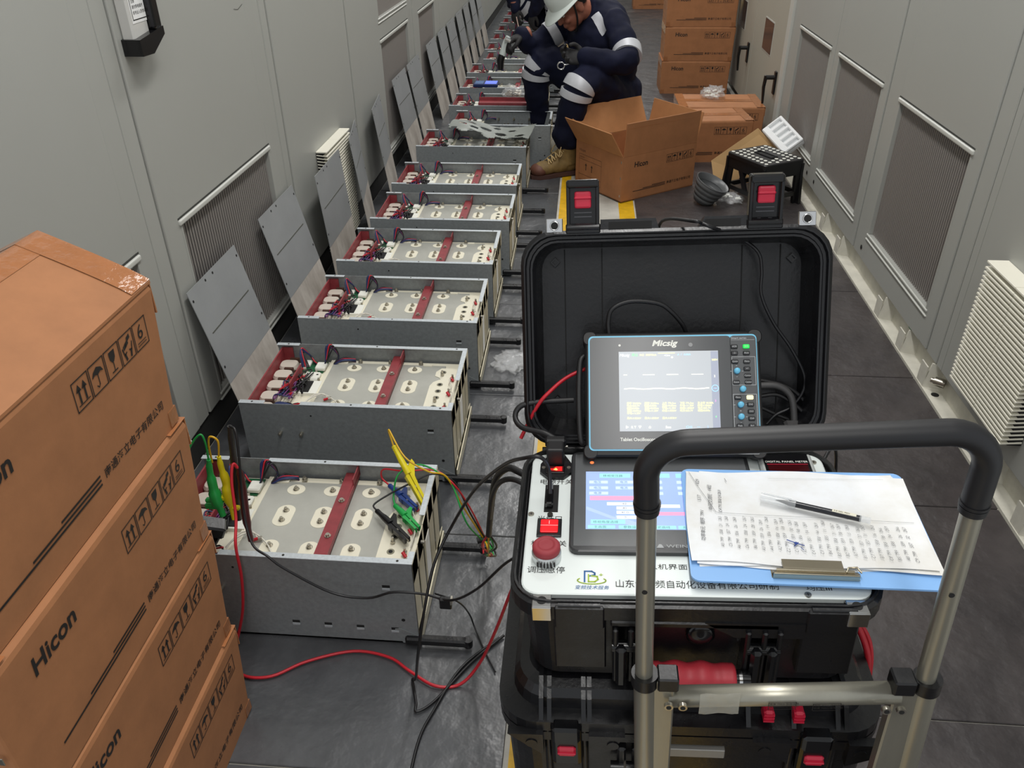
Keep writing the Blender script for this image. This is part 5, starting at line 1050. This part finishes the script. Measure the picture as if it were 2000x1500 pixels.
def boot_parts(t, heel, toe, ankle):
    heel, toe = Vector(heel), Vector(toe); d = (toe-heel); d.z = 0; L = d.length; F3 = frame(heel, d, Vector((0, 0, 1)).cross(d)); k = L/.28
    b = MB(); b.ell((.05*k, 0, .06), (.055*k, .042, .055), F3); b.ell((.12*k, 0, .055), (.09*k, .046, .045), F3); b.ell((.20*k, 0, .048), (.075*k, .05, .038), F3)
    an = F3.inverted() @ Vector(ankle); b.tube([F3 @ Vector((.055*k, 0, .06)), F3 @ Vector((.06*k, 0, .12)), F3 @ Vector((an.x, an.y, .2))], [.05, .050, .056], 16); b.ell((.09*k, 0, .10), (.05, .035, .05), F3)
    q = remesh(b, .006, 3, .002, 25); bo = q.build('boot', boot, t, world=True)
    b = MB(); b.ell((.235*k, 0, .042), (.05*k, .0505, .036), F3); b.build('toe_cap', boott, bo, world=True)
    b = MB(); out = [(0, -.030), (.02, -.042), (.12, -.040), (.19, -.052), (.25, -.045), (.285, -.015), (.287, .015), (.25, .047), (.19, .052), (.12, .042), (.02, .042), (0, .03)]; b.prism([(x*k, y) for x, y in out], 0.0005, .022, F3); b.build('sole', sole, bo, world=True)
    b = MB()
    for i in range(6):
        x = .19-.022*i; z = .086+.0145*i; b.tube(smooth_path([F3 @ Vector((x*k, -.034, z-.01)), F3 @ Vector((x*k-.008, 0, z+.010)), F3 @ Vector((x*k-.016, .034, z-.005))], 4), .0032, 6); b.tube(smooth_path([F3 @ Vector((x*k, .034, z-.01)), F3 @ Vector((x*k-.008, 0, z+.012)), F3 @ Vector((x*k-.016, -.034, z-.005))], 4), .0032, 6)
    for s in (-1, 1): b.tube(smooth_path([F3 @ Vector((.09*k, 0, .165)), F3 @ Vector((.12*k, s*.035, .155)), F3 @ Vector((.135*k, s*.05, .115)), F3 @ Vector((.11*k, s*.03, .12)), F3 @ Vector((.095*k, 0, .15))], 4), .003, 6)
    b.build('laces', lacem, bo, world=True)
def person(label, Jn, hats=True):
    t = thing('person', label, 'person', (Jn['pelvis'][0], Jn['pelvis'][1], 0)); V = lambda k: Vector(Jn[k])
    sh = (V('sh_n')-V('sh_f')); ang = math.degrees(math.atan2(sh.y, sh.x)); HF_ = frame(Jn['head'], Vector(Jn['face']).cross(Vector(Jn['up'])), Jn['face'])
    limbs = dict(arm_n=([Jn['sh_n'], Jn['el_n'], Jn['wr_n']], [.078, .074, .068, .060, .048]), arm_f=([Jn['sh_f'], Jn['el_f'], Jn['wr_f']], [.078, .072, .066, .058, .048]),
        leg_n=([Jn['hip_n'], Jn['kn_n'], Jn['an_n']], [.115, .105, .084, .080, .084]), leg_f=([Jn['hip_f'], Jn['kn_f'], Jn['an_f']], [.115, .105, .086, .078, .064]))
    def torso(b, s=1.):
        for c_, r_ in ((Jn['chest'], (.205, .145, .15)), (Jn['belly'], (.185, .16, .16)), (Jn['pelvis'], (.185, .165, .13)), (Jn['back'], (.185, .13, .12))): b.ell((0, 0, 0), tuple(x*s for x in r_), T(*c_) @ RZ(ang), n=24, m=14)
        limb(b, [Jn['sh_n'], V('back')+Vector((0, 0, .03)), Jn['sh_f']], [.07, .075, .07], s=s)
    # body: one continuous surface, head with face, neck, trunk and limbs
    b = MB(); torso(b, .86)
    for k, (p, rs) in limbs.items(): limb(b, p, rs, s=.72)
    b.tube([V('back'), V('neck'), V('head')], [.07, .058, .055], 16)
    b.ell((0, -.012, .030), (.076, .094, .085), HF_, n=22, m=14); b.ell((0, .022, -.045), (.058, .066, .062), HF_, n=20, m=12); b.ell((0, .060, -.088), (.030, .028, .022), HF_); b.ell((0, .092, -.018), (.013, .020, .024), HF_); b.ell((0, .103, -.030), (.016, .013, .012), HF_)
    for s in (-1, 1): b.ell((s*.074, -.012, -.012), (.011, .020, .030), HF_); b.ell((s*.032, .070, -.030), (.024, .018, .018), HF_); b.ell((s*.030, .079, .022), (.026, .012, .008), HF_)
    b.ell((0, .085, -.058), (.024, .012, .006), HF_); b.ell((0, .084, -.068), (.020, .012, .006), HF_)
    q = remesh(b, .0065, 3); bd = q.build('body', skin, t, world=True)
    for s in (-1, 1):
        b = MB(); b.ell((s*.031, .0775, .004), (.0125, .008, .007), HF_); b.ell((s*.031, .084, .003), (.005, .003, .005), HF_, 1); b.build('eye', [eyew, darkm], bd, world=True)
    b = MB(); b.ell((0, -.03, .035), (.079, .085, .080), HF_); b.build('hair', hair, bd, world=True)
    # coverall
    b = MB(); torso(b)
    for k, (p, rs) in limbs.items(): limb(b, p, rs)
    b.tube([V('back')+Vector((0, 0, .02)), V('neck'), V('neck')+(V('head')-V('neck'))*.25], [.10, .082, .078], 18)
    q = remesh(b, .009, 5, .016, 9); cov = q.build('coverall', navy, t, world=True)
    for k, u0, u1 in (('leg_n', .545, .59), ('leg_n', .625, .675), ('leg_f', .525, .565), ('leg_f', .60, .645), ('arm_n', .33, .43), ('arm_f', .20, .30)):
        p, rs = limbs[k]; band(p, rs, u0, u1).build('reflective_band', reflect, cov, world=True)
    # patch pocket strip on the chest, laid on the cloth
    from mathutils.bvhtree import BVHTree
    bm_ = bmesh.new(); bm_.from_mesh(cov.data); bv = BVHTree.FromBMesh(bm_); inv = ROOT[t.name].inverted()
    fr = Vector(Jn['front']).normalized()
    def patch(c, ax, w_, h_, nm):
        F3 = frame(c, ax, Vector((0, 0, 1)) - fr*fr.z) @ RZ(48); b = MB(); hit = []
        for j in range(7):
            for i in range(5):
                o = F3 @ Vector(((i/4-.5)*w_, (j/6-.5)*h_, 0)); h = bv.ray_cast(inv @ (o+fr*.3), -fr); hit.append((ROOT[t.name] @ h[0] + fr*.004) if h[0] else o)
        fs = [(j*5+i, j*5+i+1, (j+1)*5+i+1, (j+1)*5+i) for j in range(6) for i in range(4)]; b._add(hit, fs, None, 0, True); b._add([p-fr*.003 for p in hit], [f_[::-1] for f_ in fs], None, 0, True); b.build(nm, reflect, cov, world=True)
    if 'patch' in Jn: patch(Jn['patch'], Jn['patch_ax'], .042, .125, 'reflective_patch')
    bm_.free()
    for k, s in (('n', 1), ('f', -1)):
        M_ = frame(Jn['wr_'+k], Jn['hd_'+k], Jn['hy_'+k]); q = hand(M_, Jn['curl_'+k]); q.build('work_glove', glove, t, world=True)
        b = MB(); b.tube([M_ @ Vector((-.055, 0, 0)), M_ @ Vector((-.008, 0, 0))], [.033, .031], 14); b.build('wrist_skin', skin, t, world=True)
    if hats:
        HH = HF_ @ T(0, -.012, .055) @ RX(-4); b = MB(); n = 30; prof = [(1.0, 0), (1.0, .03), (.97, .06), (.88, .09), (.70, .115), (.42, .130), (.12, .135)]
        b.loft([[(.100*s*math.cos(2*math.pi*k/n), .122*s*math.sin(2*math.pi*k/n), z*.95) for k in range(n)] for s, z in prof], HH, 0, False, True, True)
        rim = [[((.100+dx)*math.cos(2*math.pi*k/n), (.122+dx)*math.sin(2*math.pi*k/n)+(.052*max(0, math.sin(2*math.pi*k/n))**1.6 if dx > .005 else 0), dz-(.022*max(0, math.sin(2*math.pi*k/n))**2 if dx > .005 else 0)) for k in range(n)] for dx, dz in ((0, .004), (.012, -.004), (.014, -.007), (.010, -.008), (-.004, 0))]
        b.loft(rim, HH, 0, False, False, True); hh = b.build('hard_hat', hatm, t, world=True)
        for x in (-.035, 0, .035):
            b = MB(); b.tube(smooth_path([HH @ Vector((x, y, .045+.085*math.sqrt(max(0, 1-(y/.118)**2-(x/.1)**2)))) for y in (-.07, -.03, .02, .06, .09)], 4), .008 if x == 0 else .006, 8); b.build('hat_ridge', hatm, hh, world=True)
        b = MB()
        for s in (-1, 1): b.tube(smooth_path([HF_ @ Vector((s*.082, .01, .04)), HF_ @ Vector((s*.07, .03, -.04)), HF_ @ Vector((s*.03, .055, -.108)), HF_ @ Vector((0, .06, -.114))], 4), .005, 6)
        b.build('chin_strap', blkr, hh, world=True)
    for k in ('n', 'f'):
        if 'toe_'+k in Jn: boot_parts(t, Jn['heel_'+k], Jn['toe_'+k], Jn['an_'+k])
    return t
P1 = dict(pelvis=(.165, 4.83, .35), belly=(.13, 4.81, .50), chest=(.075, 4.80, .63), back=(.085, 4.83, .71), neck=(.02, 4.78, .775), head=(-.075, 4.705, .815), face=(-.70, -.36, -.62), up=(-.5, -.3, .8), front=(-.62, -.78, .1),
    sh_n=(.165, 4.69, .725), el_n=(.222, 4.47, .585), wr_n=(.005, 4.425, .600), sh_f=(-.07, 4.95, .71), el_f=(-.275, 4.87, .595), wr_f=(-.352, 4.78, .650),
    hip_n=(.20, 4.73, .32), kn_n=(.0, 4.38, .485), an_n=(-.074, 4.402, .205), hip_f=(.09, 4.92, .33), kn_f=(-.235, 4.80, .50), an_f=(-.255, 4.862, .14),
    hd_n=(-1, -.05, .10), hy_n=(.1, .55, .75), curl_n=(38, 40, 42, 46), hd_f=(-.85, -.5, -.28), hy_f=(.4, -.75, .2), curl_f=(55, 58, 60, 62),
    heel_n=(-.018, 4.432, 0), toe_n=(-.262, 4.305, 0), heel_f=(-.225, 4.862, 0), toe_f=(-.46, 4.858, 0), patch=(.045, 4.62, .735), patch_ax=(.75, -.6, 0))
person('crouching person in navy coverall and white hard hat working on the modules', P1)
t = thing('low_stool', 'low black stool under the crouching person', 'stool', (.20, 4.86, 0)); b = MB(); b.rloft([(.26, .22, .03, .17, .21, 4.86), (.26, .22, .03, .205, .21, 4.86)]); b.build('stool_seat', MATS['stool_black'], t, world=True)
for sx in (-1, 1):
    for sy in (-1, 1): b = MB(); b.cyl((.21+sx*.11, 4.86+sy*.09, 0), (.21+sx*.10, 4.86+sy*.08, .17), .014, n=10); b.build('leg', MATS['stool_black'], t, world=True)
t = thing('handheld_tool', 'white and black handheld tool pointing down in the gloved hand', 'hand tool', (-.45, 4.72, .55)); b = MB(); b.tube([(-.415, 4.735, .655), (-.43, 4.73, .625), (-.452, 4.725, .56)], [.020, .024, .026], 14, flat=.7); b.build('tool_body', mat('tool_white', '#c9d2d0', .35), t, world=True)
b = MB(); b.tube([(-.452, 4.725, .562), (-.462, 4.722, .53), (-.462, 4.72, .485)], [.027, .028, .022], 14, flat=.75); b.build('tool_head', blk, t, world=True)
b = MB(); b.tube([(-.405, 4.70, .635), (-.43, 4.695, .648)], .013, 12); b.build('tool_collar', chrome, t, world=True)
t = thing('ring_spanner', 'small silver ring held in the near gloved hand', 'spanner', (-.10, 4.40, .56)); b = MB(); b.tube([Vector((-.115+.018*math.cos(R(a)), 4.40, .567+.018*math.sin(R(a)))) for a in range(0, 361, 24)], .004, 8, cap=False); b.tube([(-.098, 4.40, .572), (-.02, 4.41, .585)], .005, 8); b.build('ring', chrome, t, world=True)
P2 = dict(pelvis=(-.25, 7.78, .50), belly=(-.28, 7.68, .62), chest=(-.33, 7.58, .72), back=(-.30, 7.62, .80), neck=(-.38, 7.52, .86), head=(-.43, 7.46, .93), face=(-.5, -.55, -.6), up=(-.4, -.4, .8), front=(-.6, -.7, -.1),
    sh_n=(-.20, 7.45, .78), el_n=(-.34, 7.32, .62), wr_n=(-.44, 7.40, .42), sh_f=(-.46, 7.72, .78), el_f=(-.62, 7.60, .60), wr_f=(-.60, 7.47, .44),
    hip_n=(-.20, 7.68, .48), kn_n=(-.26, 7.48, .50), an_n=(-.20, 7.56, .15), hip_f=(-.34, 7.80, .48), kn_f=(-.60, 7.60, .5), an_f=(-.12, 7.80, .15),
    hd_n=(-.2, -.1, -.97), hy_n=(.6, -.75, 0), curl_n=(40, 40, 42, 45), hd_f=(.1, -.2, -.97), hy_f=(.8, -.5, 0), curl_f=(40, 42, 44, 46),
    heel_n=(-.17, 7.60, 0), toe_n=(-.20, 7.34, 0), heel_f=(-.13, 7.80, 0), toe_f=(-.17, 7.64, 0))
person('second person in dark coverall bending over the far end of the row', P2)
t = thing('tie_strap', 'pale strap held over the module by the far person', 'strap', (-.56, 7.2, .3)); b = MB(); b.tube(smooth_path([(-.535, 7.28, .25), (-.555, 7.3, .32), (-.575, 7.32, .40)], 4), .010, 8, flat=.4); b.build('strap', mat('pale_strap', '#d7b9ae', .6), t, world=True)
